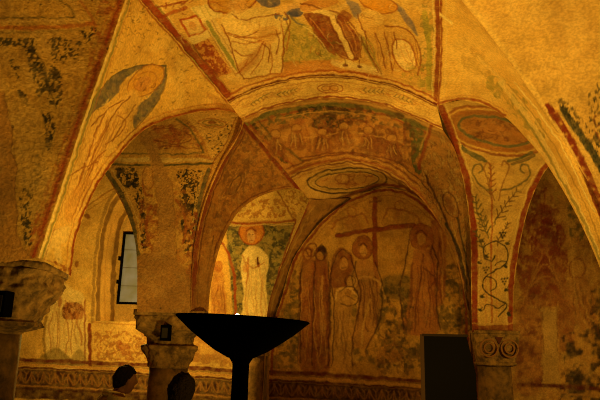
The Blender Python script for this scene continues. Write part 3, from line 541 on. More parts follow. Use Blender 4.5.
def P_e(x, y, V):
    p = Paint(x, y, 'c89c54'); haze(p, 'b08040', 8, .55, .5)
    # oval at the top
    p.ell(495, 131, 53, 23, 12, 'a4652c', .9); p.ell(495, 131, 53, 23, 12, '8a4420', .7, 2.2); p.ell(494, 131, 49, 20.5, 12, 'd0a050', .8, 1.6); p.ell(494, 131, 44, 17.5, 12, '9c5e28', .7, 4)
    p.ell(495, 131, 37, 13.5, 12, '62623a', .85, 3.4); p.ell(495, 131, 33, 11, 12, 'a4682e', .9); p.scumble([(465, 122), (500, 120), (526, 134), (520, 142), (480, 138)], '7c4420', .7, 4, .5); p.ell(493, 130, 14, 5, 14, 'b87838', .6); marks(p, (470, 122, 522, 142), 20, '6e2c14', .6, 1.1, 7, 15, 40)
    for q in ([(462, 146), (470, 152), (484, 159)], [(463, 149), (472, 156), (486, 161)], [(508, 161), (520, 158), (532, 152)], [(512, 164), (524, 160), (534, 155)]): p.line(q, 3.4, '5a5c34', .85)
    p.line([(454, 144), (470, 158), (490, 164), (515, 163), (534, 155)], 1.1, 'a87038', .6)
    # red borders
    p.line(off(E_LEFT, 3.4), 7, '983818', .92, False); p.line(off(E_LEFT, 8), 1.3, 'dcb46c', .7, False); p.line(off(E_RIGHT, -3), 6, '983818', .92, False); p.line(off(E_RIGHT, -7), 1.3, 'dcb46c', .7, False)
    # stem and fern
    p.line([(490, 164), (492, 220), (491, 262), (492, 322)], 2.2, 'a8501f', .75); p.line([(486, 250), (486, 322)], 1, 'b87038', .5); p.line([(497, 250), (496, 322)], 1, 'b87038', .5)
    def frond(x0_, y0_, x1_, y1_, n, L_, c_):
        p.line([(x0_, y0_), ((x0_+x1_)/2+(y1_-y0_)*.06, (y0_+y1_)/2), (x1_, y1_)], 1.3, c_, .85); dx, dy = (x1_-x0_)/n, (y1_-y0_)/n; l = math.hypot(dx, dy)
        for k in range(1, n+1):
            q = L_*(1-.55*k/n)
            for f in (-1, 1): p.line([(x0_+dx*k, y0_+dy*k), (x0_+dx*k+dx/l*q*.75-f*dy/l*q*.8, y0_+dy*k+dy/l*q*.75+f*dx/l*q*.8)], 1.5, c_, .85)
    frond(489, 238, 475, 198, 7, 8, '544c2a'); frond(494, 222, 517, 192, 6, 7.5, '6a4a26'); frond(491, 200, 491, 170, 5, 7, '86502a'); frond(486, 252, 476, 232, 4, 5, '544c2a'); frond(497, 246, 508, 224, 5, 5, '6a4a26')
    for f, cx, ex in ((-1, 473, 492), (1, 530, 501)):
        p.line([(ex, 190), ((ex+cx)/2, 187), (cx, 176), (cx-f*2, 166), (cx-f*8, 164), (cx-f*10, 170), (cx-f*6, 173)], 2.2, '6a5a34', .85)
        p.line([(ex, 196), ((ex+cx)/2+f*2, 192), (cx+f*2, 178)], 1.2, '9a7c44', .7)
    p.line([(494, 200), (487, 180), (484, 168), (488, 162), (491, 166)], 1.6, '8a5a2c', .8); p.line([(498, 200), (505, 180), (509, 168), (505, 161), (502, 166)], 1.6, '8a5a2c', .8)
    p.line([(498, 316), (505, 310), (505, 303), (491, 296), (483, 287), (486, 277), (497, 270), (507, 262), (508, 250), (497, 242), (485, 247), (484, 257), (491, 261), (495, 256)], 1.7, '262414', 1.)
    p.line([(486, 277), (494, 279), (497, 287), (491, 291)], 1.4, '262414', .95); p.line([(507, 262), (498, 262), (495, 266)], 1.3, '262414', .9); p.line([(505, 303), (497, 308), (488, 304), (484, 310)], 1.4, '262414', .95)
    for a, b in ((481, 240), (507, 243), (479, 262), (482, 296), (506, 290), (508, 314), (480, 310), (486, 256), (505, 266)):
        p.ell(a, b, 2, 1.6, rng.uniform(0, 90), '33321c', .95); p.ell(a+1.6, b+1, 1.4, 1.1, 0, '33321c', .9); p.line([(a, b), (a+2.6, b-2.6)], 1, '33321c', .8)
    for a, b in ((502, 279), (483, 268), (500, 233)):
        for i in range(3):
            for j in range(3-i): p.ell(a+j*2.7+i*1.35, b+i*2.5, 1.05, 1.05, 0, '2c2a18', .95)
    marks(p, (476, 215, 508, 232), 12, '5a5230', .7, 1.3, 6, -60, 60)
    p.fill([(470, 325), (515, 325), (515, 334), (470, 334)], '843016', .85, 1, False); p.line([(470, 323.5), (515, 323.5)], 1, 'c89858', .7)
    return p.c

def P_s8(x, y, V):
    p = Paint(x, y, 'dcac58'); haze(p, 'e6bc6c', 22, .45, .5); haze(p, 'c08a3c', 12, .62, .35)
    p.line(off(SPINE_R, 1.5), 3, '9c4a20', .8, False); p.line(off(SPINE_R, 6.5), 1.2, 'e8c27c', .6, False); p.line(off([(q[0], q[1]) for q in FREE[:4]], -2.), 3.4, 'a4481e', .8, False); p.line(off([(q[0], q[1]) for q in FREE[:4]], -5.5), 1.2, 'b87038', .6, False)
    p.scumble([(488, 76), (505, 80), (530, 105), (545, 130), (536, 138), (505, 105), (488, 90)], '94843e', .8, 6, .42); p.scumble([(462, 54), (485, 56), (490, 76), (466, 70)], 'b48e44', .6, 6, .45)
    p.line([(478, 56), (496, 74), (520, 100), (548, 138)], 3, 'ecc47a', .5); p.line([(470, 62), (500, 92), (534, 132)], 1.6, 'b8923f', .5)
    p.line(off([(q[0], q[1]) for q in FREE[4:]], -3), 4, 'ecc880', .6, False)
    for q, w_, c_, a_ in (([(520, 112), (540, 142), (560, 176), (584, 222), (604, 270)], 3.4, '948a48', .75), ([(536, 128), (556, 160), (578, 204), (596, 244), (606, 272)], 1.3, 'f0d490', .8), ([(500, 82), (528, 118), (552, 156), (566, 182)], 5, 'ecc880', .6), ([(508, 84), (534, 116), (558, 152), (574, 182), (590, 216), (604, 252)], 1.6, 'a8803c', .7), ([(514, 82), (540, 114), (564, 150), (580, 182), (594, 212)], 1.6, 'f0d490', .8), ([(524, 84), (548, 118), (566, 142), (586, 172), (600, 203)], 3, 'b08c48', .5)): p.line(q, w_, c_, a_)
    p.line([(420, 6), (436, 12), (452, 23)], 3, 'f0d490', .7); p.line([(560, 130), (575, 152), (588, 180), (598, 206), (612, 240)], 7, '84301a', .85)  # first stroke is a painted highlight streak, second the red band
    marks(p, (446, 30, 535, 118), 36, 'b48438', .35, 1.1, 8, 45, 50)
    return p.c

def P_fa(x, y, V):
    p = Paint(x, y, 'cfa056'); haze(p, 'b8894a', 30, .5, .55); haze(p, 'dcb068', 14, .58, .45); haze(p, 'a07438', 5, .66, .4)
    C_ = [(q[0], q[1]) for q in RIDGE[::-1]]
    p.line(off(C_, -3), 5, 'e2b86c', .5, False)  # pale stroke paints the light caught along the ridge
    # red and green bands lower down
    p.line([(548, 106), (562, 126), (578, 153), (592, 183), (604, 214), (616, 250)], 8, '842c14', .9); p.line([(556, 104), (571, 126), (588, 156), (600, 184), (612, 214)], 1.8, 'dcb06a', .8)
    p.line([(563, 110), (580, 134), (598, 162), (620, 206)], 9, '3c4028', .85); p.scumble([(558, 104), (572, 106), (612, 160), (630, 200), (612, 196), (590, 150)], '1e1c10', .8, 3, .5)
    for k in range(9): p.ell(556+k*5.4, 116+k*10.4-max(0, 4-k)*1.0, 1.6, 1.6, 0, 'c88a40', .8)
    p.scumble([(452, 10), (470, 16), (502, 52), (522, 80), (512, 78), (480, 44), (456, 24)], 'a8622a', .7, 3, .5)
    p.scumble([(590, 90), (612, 84), (640, 160), (600, 150), (590, 120)], '2a2814', .85, 2.6, .52)
    p.line([(606, 112), (598, 114), (594, 120), (598, 126), (604, 122)], 1.8, '6e2c16', .8); p.line([(594, 130), (600, 140), (606, 150)], 1.8, '8a3a1c', .7)
    p.scumble([(500, 40), (600, 30), (640, 110), (560, 110)], 'a8803c', .5, 9, .52); marks(p, (480, 0, 600, 110), 60, 'a87c3c', .35, 1.2, 7, 45, 80)
    return p.c

def P_wr(x, y, V):
    p = Paint(x, y, 'a8763a'); haze(p, 'c09450', 9, .52, .5); haze(p, '7c4c22', 7, .56, .5)
    p.scumble([(522, 200), (548, 190), (566, 240), (562, 290), (520, 290)], '84301a', .85, 5, .42); p.scumble([(533, 218), (553, 216), (560, 262), (535, 268)], '74200e', .9, 4, .4)
    p.scumble([(545, 160), (580, 150), (600, 190), (560, 205)], 'a07c3a', .6, 6, .45); p.scumble([(568, 205), (580, 200), (584, 235), (572, 240)], '4c4420', .8, 4, .42)
    p.ell(545, 236, 9, 10, 0, '7c2c14', .75, 2); p.fill([(535, 246), (556, 246), (566, 300), (526, 302)], '8e4422', .6, 3)
    for i in range(5): p.line([(524-i*1.2, 312), (530+i, 288-i*3), (545, 276-i*6), (560-i, 288-i*3), (568+i, 312)], 1.3, '743018' if i % 2 else 'b07a40', .7)
    p.fill([(541.5, 308), (557, 307), (557, 345), (561, 388), (541, 388)], 'b0864a', .9, 1, False); p.line([(541, 307), (541, 388)], 1, '6a3c1c', .7); p.line([(557, 307), (557, 350)], 1, '6a3c1c', .7)
    p.fill([(518, 312), (540, 308), (540, 386), (516, 386)], '94582c', .5, 2); p.scumble([(518, 300), (541, 300), (541, 386), (516, 386)], '6e2c16', .7, 6, .48)
    p.fill([(559, 308), (572, 300), (574, 345), (560, 348)], '8e4422', .6, 2)
    p.ell(577, 268, 8, 10, 0, '8a4a22', .8, 2); p.ell(577, 270, 4, 6, 0, 'b07c40', .8); p.fill([(568, 280), (588, 280), (598, 330), (578, 326), (566, 300)], '9a6230', .6, 2); p.folds([(570, 282), (588, 282)], [(576, 330), (606, 328)], 7, '5c2c16', 1.4, .65)
    for q in ([(566, 210), (572, 250), (576, 300), (590, 334)], [(590, 230), (592, 262), (602, 300)], [(580, 300), (592, 320), (604, 316)]): p.line(q, 1.6, 'b88a4c', .6)
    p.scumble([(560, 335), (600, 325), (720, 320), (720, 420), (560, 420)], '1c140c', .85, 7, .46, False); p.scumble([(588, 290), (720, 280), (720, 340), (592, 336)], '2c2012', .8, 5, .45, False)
    p.line([(520, 384), (558, 386), (620, 390)], 5, '5e1c0e', .85); p.line([(510, 391), (560, 393), (620, 396)], 2, 'a8743a', .7)
    p.line([(545, 195), (544, 230)], 2, '84301a', .7); marks(p, (520, 190, 600, 330), 60, '84401f', .5, 1.3, 9, 80, 30); marks(p, (520, 190, 600, 330), 30, 'bc8c4c', .5, 1.2, 9, 80, 30)
    return p.c

def P_w2(x, y, V):
    p = Paint(x, y, 'd2a454'); haze(p, 'e0b868', 10, .5, .5); haze(p, 'b07c38', 6, .6, .4)
    # round the window niche
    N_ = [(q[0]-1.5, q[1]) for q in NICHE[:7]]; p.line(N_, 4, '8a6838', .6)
    p.line([(84, 208), (100, 197), (112, 190), (132, 182)], 2, 'a05c28', .6); p.line([(82, 214), (98, 204), (110, 196)], 1.4, 'a05c28', .5); p.ell(87, 216, 3, 2.4, 20, '8c4a22', .8); p.ell(77, 264, 2, 4, 0, '8a3c1a', .8)
    # robed figures between the left column and the niche
    p.fill([(50, 300), (62, 284), (72, 288), (84, 300), (86, 362), (48, 362)], 'e6c684', .85, 2); p.fill([(56, 272), (60, 284), (62, 300), (58, 306), (55, 290)], 'a4481c', .7, 1.5)
    p.fill([(64, 304), (82, 304), (82, 318), (64, 318)], 'a85424', .75, 1.5); p.scumble([(64, 304), (82, 304), (82, 318), (64, 318)], '6e2812', .8, 2.6, .5)
    p.folds([(50, 300), (86, 300)], [(46, 360), (88, 360)], 11, 'a4602a', 1.6, .65); p.line([(85, 300), (85, 362)], 2, 'a04c20', .7); p.line([(46, 318), (44, 340), (46, 362)], 3, '7a5c30', .6)
    p.fill([(36, 364), (46, 352), (58, 348), (70, 358), (72, 365)], '6a5628', .7, 2); p.fill([(70, 364), (78, 350), (84, 352), (86, 364)], '6a5628', .6, 2)
    p.line([(92, 322), (140, 325)], 1.4, 'a06028', .6); p.line([(93, 318), (140, 320)], 2, 'e2bc74', .7)
    # framed panel
    p.fill([(90, 326), (200, 330), (200, 368), (90, 366)], 'd0a45a', .7, 1, False); p.line([(90, 325), (90, 366)], 4, '8a3a1a', .85)
    p.scumble([(94, 330), (200, 333), (200, 362), (94, 360)], 'a0642c', .8, 3.2, .5, False); p.scumble([(114, 340), (132, 340), (132, 358), (114, 358)], 'a04a1e', .7, 4, .42, False); marks(p, (95, 330, 140, 362), 40, '8a5a2a', .6, 1, 5, 0, 90); p.ell(106, 348, 9, 6, 30, '9c6430', .7, 1.4); p.ell(140, 346, 8, 7, 30, '9c6430', .7, 1.4)
    p.scumble([(186, 330), (240, 330), (240, 368), (186, 364)], '9c6834', .8, 5, .42, False); p.fill([(186, 335), (242, 338), (242, 364), (186, 362)], 'a87438', .5, 2, False)
    # saint with halo, seen through the middle arch
    p.fill([(226, 225), (296, 223), (290, 260), (276, 318), (230, 318)], '6a6a3c', .75, 1.5, False); p.scumble([(226, 225), (296, 223), (276, 318), (230, 318)], '343a26', .8, 4, .45, False); p.scumble([(226, 225), (296, 223), (276, 318), (230, 318)], 'a09450', .5, 3, .6, False)
    p.fill([(244, 252), (249, 246), (257, 246), (265, 252), (269, 262), (266, 284), (269, 345), (240, 345), (243, 300), (241, 266)], 'e6c684', .97, 1.5)
    p.ell(251.5, 232, 12.5, 12, 0, 'cc7c2c', .97); p.ell(251.5, 232, 12.5, 12, 0, 'a0481c', .85, 1.5); p.ell(251.5, 234, 6.5, 8, 0, 'b46a34', .85); p.ell(251.5, 236, 4.5, 6, 0, 'd8a468', .95); p.line([(247, 231), (251, 228), (256, 231)], 1.5, '8a4420', .8); p.line([(249.5, 234.5), (250.5, 234.5)], 1, '5a2c14', .8); p.line([(253, 234.5), (254, 234.5)], 1, '5a2c14', .8); p.line([(250, 240), (253.5, 240)], 1, '8a3c1c', .7)
    p.folds([(245, 254), (264, 254)], [(241, 340), (268, 340)], 9, 'b4743a', 1.2, .6); p.line([(258, 258), (259, 266)], 2.6, '6a2c14', .85); p.line([(246, 262), (254, 268), (264, 262)], 1.4, 'b06a30', .7); p.line([(243, 256), (248, 272), (246, 284)], 1.4, 'b06a30', .7); p.ell(246, 268, 3, 4, 20, 'c88446', .7)
    p.line([(218, 238), (226, 250), (233, 272), (235, 300), (236, 335)], 3.2, 'a4461a', .85); p.line([(214, 240), (222, 252), (229, 274), (231, 330)], 1.4, 'e6c27a', .7)
    p.fill([(205, 240), (218, 242), (228, 262), (231, 330), (205, 335)], 'dca850', .85, 1.5); p.ell(218, 266, 5, 6, 0, 'b8622a', .7); p.fill([(213, 273), (223, 273), (226, 325), (212, 325)], 'b8662c', .6, 2); p.folds([(213, 274), (223, 274)], [(212, 325), (227, 325)], 5, '8e3c1a', 1.2, .6)
    p.line([(224, 222.5), (260, 222.5), (297, 220)], 3.2, 'a04a20', .85); p.line([(224, 226), (296, 224)], 1.2, 'e0b870', .7)
    p.fill([(228, 196), (305, 190), (306, 205), (296, 219), (226, 220)], 'e0b460', .7, 2); p.scumble([(236, 203), (280, 200), (284, 216), (240, 217)], 'b06428', .7, 3, .45); p.line([(278, 192), (286, 206), (294, 220)], 2, 'a05426', .7)
    p.scumble([(284, 192), (308, 190), (304, 208), (294, 219)], 'a0602c', .7, 2, .5)
    p.line([(300, 214), (291, 245), (280, 280), (273, 325)], 6, 'd8ac60', .9); p.line([(296, 220), (287, 246), (276, 282), (270, 325)], 1.6, '9c441e', .85); p.line([(305, 214), (296, 244), (284, 282)], 2, '8a3416', .85)
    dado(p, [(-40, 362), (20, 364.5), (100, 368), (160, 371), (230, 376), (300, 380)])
    return p.c

def P_niche(x, y, V):
    p = Paint(x, y, 'dcae5e'); haze(p, 'c89444', 5, .55, .5)
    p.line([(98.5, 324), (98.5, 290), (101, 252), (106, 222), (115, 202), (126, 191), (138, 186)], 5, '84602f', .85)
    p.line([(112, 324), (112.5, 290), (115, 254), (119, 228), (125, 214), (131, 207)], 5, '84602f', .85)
    p.line([(105, 322), (106, 260), (112, 224)], 1, 'b07c3c', .6)
    return p.c

# ------------------------------------------------------------------ survey lines of the vaults (px, py, metres ahead)
J0 = (130, -12, 3.23); J1 = (228, 102, 5.0); J2 = (437, 106, 5.05); K0 = (241, 119, 5.14)
SPINE_L = [J1, (184, 50, 4.1), (140, 0, 3.35), J0, (110, -36, 3.0), (89, -60, 2.75)]       # red edge, bay 1 left
SPINE_R = [J2, (440, 50, 4.1), (439, 0, 3.35), (437, -60, 2.75)]
GROIN_A = [(38, 258, 3.15), (60, 190, 3.1), (85, 115, 3.1), (108, 50, 3.15), (125, 0, 3.2), J0]
ARCH_A = [(71, 276, 3.3), (76, 240, 3.35), (88, 205, 3.45), (105, 174, 3.65), (137, 136, 4.05), (165, 120, 4.4), (200, 112, 4.75), (220, 110, 4.92), (234, 113, 5.05), K0]
GROIN_B = [(190, 313, 5.25), (193, 255, 5.2), (202, 208, 5.15), (218, 167, 5.12), (233, 141, 5.12), (239, 128, 5.12), K0]
ARCH_BC = [(208, 317, 5.5), (211, 285, 5.5), (220, 247, 5.55), (236, 215, 5.75), (255, 199, 6.1), (275, 191, 6.5), (292, 188, 6.8), (303, 192, 7.0), (309, 200, 7.1)]
GROIN_C = [J1, (242, 120, 5.2), (262, 143, 5.7), (290, 176, 6.55), (309, 200, 7.1)]
B1_UP = [J1, (252, 90, 4.9), (285, 81, 4.85), (330, 76, 4.8), (385, 84, 4.85), (415, 95, 4.95), J2]
B1_LO = [(242, 120, 5.2), (262, 111, 5.2), (290, 103, 5.15), (330, 98, 5.1), (375, 103, 5.15), (405, 113, 5.25), (443, 130, 5.4)]
MED_UP = [(290, 176, 6.55), (305, 169, 6.65), (325, 164, 6.7), (350, 161, 6.75), (385, 170, 6.85), (415, 192, 7.0), (440, 225, 7.3), (458, 265, 7.7), (471, 330, 7.95)]
LUN_L = [(268, 400, 8.), (268, 372, 8.), (271, 330, 8.), (281, 298, 8.), (293, 258, 8.), (320, 222, 8.), (350, 198, 8.), (384, 187, 8.)]
LUN_R = [(471, 400, 8.), (470, 330, 8.), (466, 282, 8.), (455, 245, 8.), (435, 213, 8.), (410, 193, 8.), (384, 187, 8.)]
E_LEFT = [(472, 332, 7.85), (471, 285, 7.75), (470, 230, 7.6), (463, 180, 7.0), (450, 140, 6.1), J2]
E_RIGHT = [(513, 332, 7.85), (514, 290, 7.8), (519, 250, 7.65), (528, 210, 7.2), (541, 178, 6.4), (560, 152, 5.6)]
E_TOP = [J2, (465, 100, 4.95), (500, 104, 4.95), (532, 124, 5.1), (560, 152, 5.6)]
RIDGE = [(632, 335, 4.45), (622, 270, 4.4), (600, 205, 4.25), (575, 160, 4.08), (550, 120, 3.9), (514, 68, 3.6), (485, 29, 3.28), (460, -2, 3.05), (446, -32, 2.87), (437, -60, 2.75)]
FREE = [J2, (462, 101, 4.98), (484, 105, 4.93), (505, 117, 4.88), (526, 138, 4.8), (546, 163, 4.7), (575, 212, 4.55), (600, 268, 4.45), (622, 335, 4.4)]

from functools import partial
vault = empty('ceiling'); vault['kind'] = 'structure'
def web(name, G, mt, painter, parent=None): return grid_mesh(name, G, mt, parent or vault, painter)

web('painted_vault', coons(B1_UP, [(89, -60, 2.75), (250, -75, 2.75), (437, -60, 2.75)], SPINE_L, SPINE_R, 420, 260), FRESCO, P_ceil1)
web('transverse_arch', ruled(B1_UP, B1_LO, 300, 36), FRESCO, P_band1)
web('vault_web', coons(MED_UP, B1_LO, GROIN_C_UP := [(290, 176, 6.55), (262, 143, 5.7), (242, 120, 5.2)], [(471, 330, 7.95), (471, 235, 7.75), (465, 185, 7.1), (455, 150, 6.3), (443, 130, 5.4)], 280, 120), FRESCO, P_v2)
web('medallion_arch', coons([(309, 200, 7.1), (330, 203, 7.6)]+[(350, 198, 8.), (384, 187, 8.), (410, 193, 8.), (435, 213, 8.), (455, 245, 8.), (466, 282, 8.), (471, 330, 8.)], MED_UP, [(309, 200, 7.1), (290, 176, 6.55)], [(471, 330, 8.), (471, 330, 7.95)], 320, 60), FRESCO, P_med)
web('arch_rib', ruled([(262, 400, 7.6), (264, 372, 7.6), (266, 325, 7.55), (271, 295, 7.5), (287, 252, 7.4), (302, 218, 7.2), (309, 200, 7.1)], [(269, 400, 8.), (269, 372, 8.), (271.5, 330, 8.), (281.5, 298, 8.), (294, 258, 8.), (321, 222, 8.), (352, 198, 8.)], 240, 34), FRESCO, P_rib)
web('vault_web', coons([(190, 313, 5.25), (208, 317, 5.5)], [K0, (262, 143, 5.7), (290, 176, 6.55), (309, 200, 7.1)], GROIN_B, ARCH_BC, 130, 260), FRESCO, P_s3l)
web('vault_web', coons([(38, 258, 3.15), (71, 276, 3.3)], [J0, (140, 0, 3.35), (184, 50, 4.1), J1, K0], GROIN_A, ARCH_A, 190, 360), FRESCO, P_s6)
web('vault_web', coons([(-110, 250, 2.7), (-40, 266, 3.0), (38, 258, 3.15)], [(-200, -60, 1.9), (-60, -90, 2.3), (89, -60, 2.75)], [(-110, 250, 2.7), (-150, 150, 2.4), (-180, 30, 2.1), (-200, -60, 1.9)], GROIN_A+[(110, -36, 3.0), (89, -60, 2.75)], 200, 260), WORN, P_s7)
web('vault_web', coons([(137, 312, 5.15), (191, 313, 5.25)], [(45, 90, 5.4), (140, 82, 5.2), (250, 92, 5.22)], [(137, 312, 5.15), (137, 262, 5.17), (133, 232, 5.2), (122, 203, 5.25), (105, 174, 5.3), (80, 140, 5.35), (45, 90, 5.4)], [(191, 313, 5.26), (194.5, 255, 5.22), (204, 208, 5.17), (220, 168, 5.14), (236, 141, 5.15), (244, 122, 5.18), (250, 92, 5.22)], 200, 300), WORN, P_f1)
web('pendentive', coons([(472, 332, 7.85), (513, 332, 7.85)], E_TOP, E_LEFT, E_RIGHT, 150, 300), FRESCO, P_e)
web('vault_web', coons(FREE, RIDGE[::-1], SPINE_R, [(622, 335, 4.4), (632, 335, 4.45)], 330, 150), SMOOTH, P_s8)
w = lambda x, y, z: (lambda q: (*proj(np.array([q]))[0:0],) or (float(proj(q)[0]), float(proj(q)[1]), y))(np.array([x, y, z]))
FA_R = [w(2.58, 4.5, 1.75), w(2.68, 4.1, 2.6), w(2.75, 3.5, 3.2), w(2.75, 2.8, 3.5), w(2.72, 2.0, 3.3)]
web('vault_web', coons([(632, 335, 4.45), FA_R[0]], [(437, -60, 2.75), w(1.4, 2.2, 3.78), FA_R[-1]], RIDGE, FA_R, 190, 240), SMOOTH, P_fa)
# returns behind the free edges give every arch its thickness
def soffit(name, pts, back, out, painter, mt=FRESCO, n=120):
    a = curve3(pts, n); d = a-CAM; d /= np.linalg.norm(d, axis=1)[:, None]
    b = a+d*back+np.array(out)
    v = np.linspace(0, 1, 6)[:, None, None]
    web(name, (1-v)*a[None]+v*b[None], mt, painter)
soffit('arch_soffit', ARCH_A[:-1], .45, (-.02, 0, .03), P_plain)
soffit('arch_soffit', ARCH_BC[:-2], .45, (-.03, 0, .04), P_plain)
soffit('arch_soffit', [(137, 312, 5.15), (137, 262, 5.17), (133, 232, 5.2), (122, 203, 5.25), (105, 174, 5.3), (80, 140, 5.4)], .45, (.03, 0, 0), P_plain)
soffit('arch_soffit', FREE[3:], .5, (0.05, 0, .05), P_plain)

# walls
def wallname(name, o): o['kind'] = 'structure'; return o
LW = [(a, b, 8.) for a, b, _ in LUN_L]; RW = [(a, b, 8.) for a, b, _ in LUN_R]
o = grid_mesh('wall_back', ruled(LW, RW, 300, 280), FRESCO, None, P_w1); o['kind'] = 'structure'
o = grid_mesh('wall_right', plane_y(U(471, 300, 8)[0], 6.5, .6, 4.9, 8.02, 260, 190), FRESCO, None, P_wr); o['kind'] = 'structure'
NICHE = [(94, 322, 9.), (95, 290, 9.), (98, 250, 9.), (104, 218, 9.), (113, 197, 9.), (124, 186, 9.), (137, 181, 9.), (150, 181, 9.), (163, 187, 9.), (174, 199, 9.), (183, 220, 9.), (188, 250, 9.), (191, 290, 9.), (192, 324, 9.)]
NIN = [(115, 322, 9.55), (116, 290, 9.55), (118, 255, 9.55), (121, 230, 9.55), (127, 217, 9.55), (133, 211, 9.55), (139, 208, 9.55), (147, 208, 9.55), (154, 212, 9.55), (161, 219, 9.55), (166, 232, 9.55), (169, 256, 9.55), (170, 290, 9.55), (171, 323, 9.55)]
nc = curve3(NICHE, 120)
def inside(pts, poly):
    x, z = pts[:, 0], pts[:, 2]; ins = np.zeros(len(x), bool)
    for a, b in zip(poly, np.roll(poly, -1, 0)):
        cr = (a[2] > z) != (b[2] > z)
        if abs(b[2]-a[2]) > 1e-9: ins ^= cr & (x < (b[0]-a[0])*(z-a[2])/(b[2]-a[2])+a[0])
    return ins
cen = nc.mean(0); ncs = cen+(nc-cen)*.985
G = plane_y(-5.2, .15, .6, 4.9, 9., 640, 500)
o = grid_mesh('wall_left', G, FRESCO, None, P_w2, keep=lambda c: ~inside(c, ncs)); o['kind'] = 'structure'
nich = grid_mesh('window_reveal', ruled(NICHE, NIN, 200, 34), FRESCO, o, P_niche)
G = ruled([(94, 322, 9.), (192, 324, 9.)], [(115, 322, 9.56), (171, 323, 9.56)], 40, 12); G = G.copy()
for gi in range(12): G[gi, :, 2] = G[0, :, 2].mean()+.0
grid_mesh('window_sill', G, FRESCO, o, P_plain)
pa, pb = U(108, 330, 9.64), U(180, 200, 9.64)
grid_mesh('window_back', plane_y(pa[0], pb[0], pa[2], pb[2], 9.6, 80, 140), FRESCO, o, P_plain)
def LIGHTS():
    spot('uplight_right', (.9, 2.7, .7), (.1, 4.3, 3.9), 500, 122)
    spot('uplight_left', (-.4, 2.6, .9), (-1.0, 3.7, 3.9), 40, 82)
    point('uplight_aisle', (-1.85, 7.2, 2.3), 200)
    spot('uplight_end', (.6, 4.9, .8), (.8, 7.9, 4.4), 210, 92)
    point('fill_side_bay', (3.6, 6.3, 1.9), 60)  # added lamp out of view, brightens the shaded right bay wall
    spot('fill_left_bay', (-1.75, 4.2, .9), (-1.15, 5.2, 3.6), 42, 72)  # added lamp out of view, brightens the crown behind the left arch
# ------------------------------------------------------------------ window pane, frame
zb = U(120, 304, 9.56)[2]; zt = U(122, 232, 9.56)[2]; xl = U(120, 270, 9.56)[0]; xr = xl+.75
win = empty('window_1', (xl, 9.58, zb)); win['kind'] = 'structure'
def box(bm, x0, x1, y0, y1, z0, z1, rot=None):
    r = bmesh.ops.create_cube(bm, size=1)
    for v in r['verts']:
        v.co = Vector((x0+(x1-x0)*(v.co.x+.5), y0+(y1-y0)*(v.co.y+.5), z0+(z1-z0)*(v.co.z+.5)))
    return r['verts']
W, H = xr-xl, zt-zb
bm = bmesh.new(); t = .035
box(bm, 0, t, -.03, .03, 0, H); box(bm, W-t, W, -.03, .03, 0, H); box(bm, t, W-t, -.03, .03, 0, t); box(bm, t, W-t, -.03, .03, H-t, H)
obj('window_frame', bm, BLACK, win, False)
bm = bmesh.new()
for k in (1, 2, 3): box(bm, t, W-t, -.012, .012, H*k/4-.004, H*k/4+.004)
for k in (1,): box(bm, W*k/2-.007, W*k/2+.007, -.012, .012, t, H-t)
obj('window_bar', bm, mat('dull_lead', (.12, .1, .08), .7), win, False)
GL = bpy.data.materials.new('dusty_daylit_glass'); GL.use_nodes = True
nt = GL.node_tree; b = nt.nodes['Principled BSDF']; b.inputs['Base Color'].default_value = (.18, .19, .18, 1); b.inputs['Roughness'].default_value = .5
n = nt.nodes.new('ShaderNodeTexNoise'); n.inputs['Scale'].default_value = 6; n.inputs['Detail'].default_value = 6
tc = nt.nodes.new('ShaderNodeTexCoord'); nt.links.new(tc.outputs['Object'], n.inputs['Vector'])
rp = nt.nodes.new('ShaderNodeValToRGB'); rp.color_ramp.elements[0].color = (.035, .035, .03, 1); rp.color_ramp.elements[1].color = (.24, .2, .16, 1)
rp.color_ramp.elements[0].position = .35; rp.color_ramp.elements[1].position = .7
nt.links.new(n.outputs['Fac'], rp.inputs['Fac']); nt.links.new(rp.outputs['Color'], b.inputs['Emission Color']); b.inputs['Emission Strength'].default_value = .32
bm = bmesh.new(); box(bm, t, W-t, -.004, .004, t, H-t); obj('window_pane', bm, GL, win, False)
bm = bmesh.new()
for zz in (.3, .62): box(bm, -.03, .03, -.05, -.03, H*zz-.03, H*zz+.03)
obj('window_hinge', bm, BLACK, win, False)

# ------------------------------------------------------------------ room shell beyond the bays
def shell(name, a, b2, mt):
    bm = bmesh.new(); box(bm, a[0], b2[0], a[1], b2[1], a[2], b2[2]); o = obj(name, bm, mt, None, False); o['kind'] = 'structure'; return o
PL = mat('plain_plaster', tuple(lin('a8814a')), .9, bump=.3, scale=3, var=.4)
FL = mat('stone_floor', tuple(lin('6b5436')), .75, bump=.3, scale=2.5, var=.5)
shell('floor', (-6.2, -4.2, -.12), (6.7, 10.4, 0), FL)
shell('wall_front', (-6.2, -4.2, 0), (6.7, -4, 5), PL)
shell('wall_side_left', (-6.2, -4, 0), (-6, 10.4, 5), PL)
shell('wall_side_right', (6.5, -4, 0), (6.7, 10.4, 5), PL)
shell('wall_outer', (-6, 10.2, 0), (6.5, 10.4, 5), PL)
shell('ceiling_outer', (-6.2, -4.2, 5), (6.7, 10.4, 5.15), PL)
shell('wall_base_left', (-6, 9.0, 0), (.15, 9.14, .6), PL)
shell('wall_base_right', (U(268, 400, 8)[0], 8.02, 0), (6.5, 8.14, 1.0), PL)

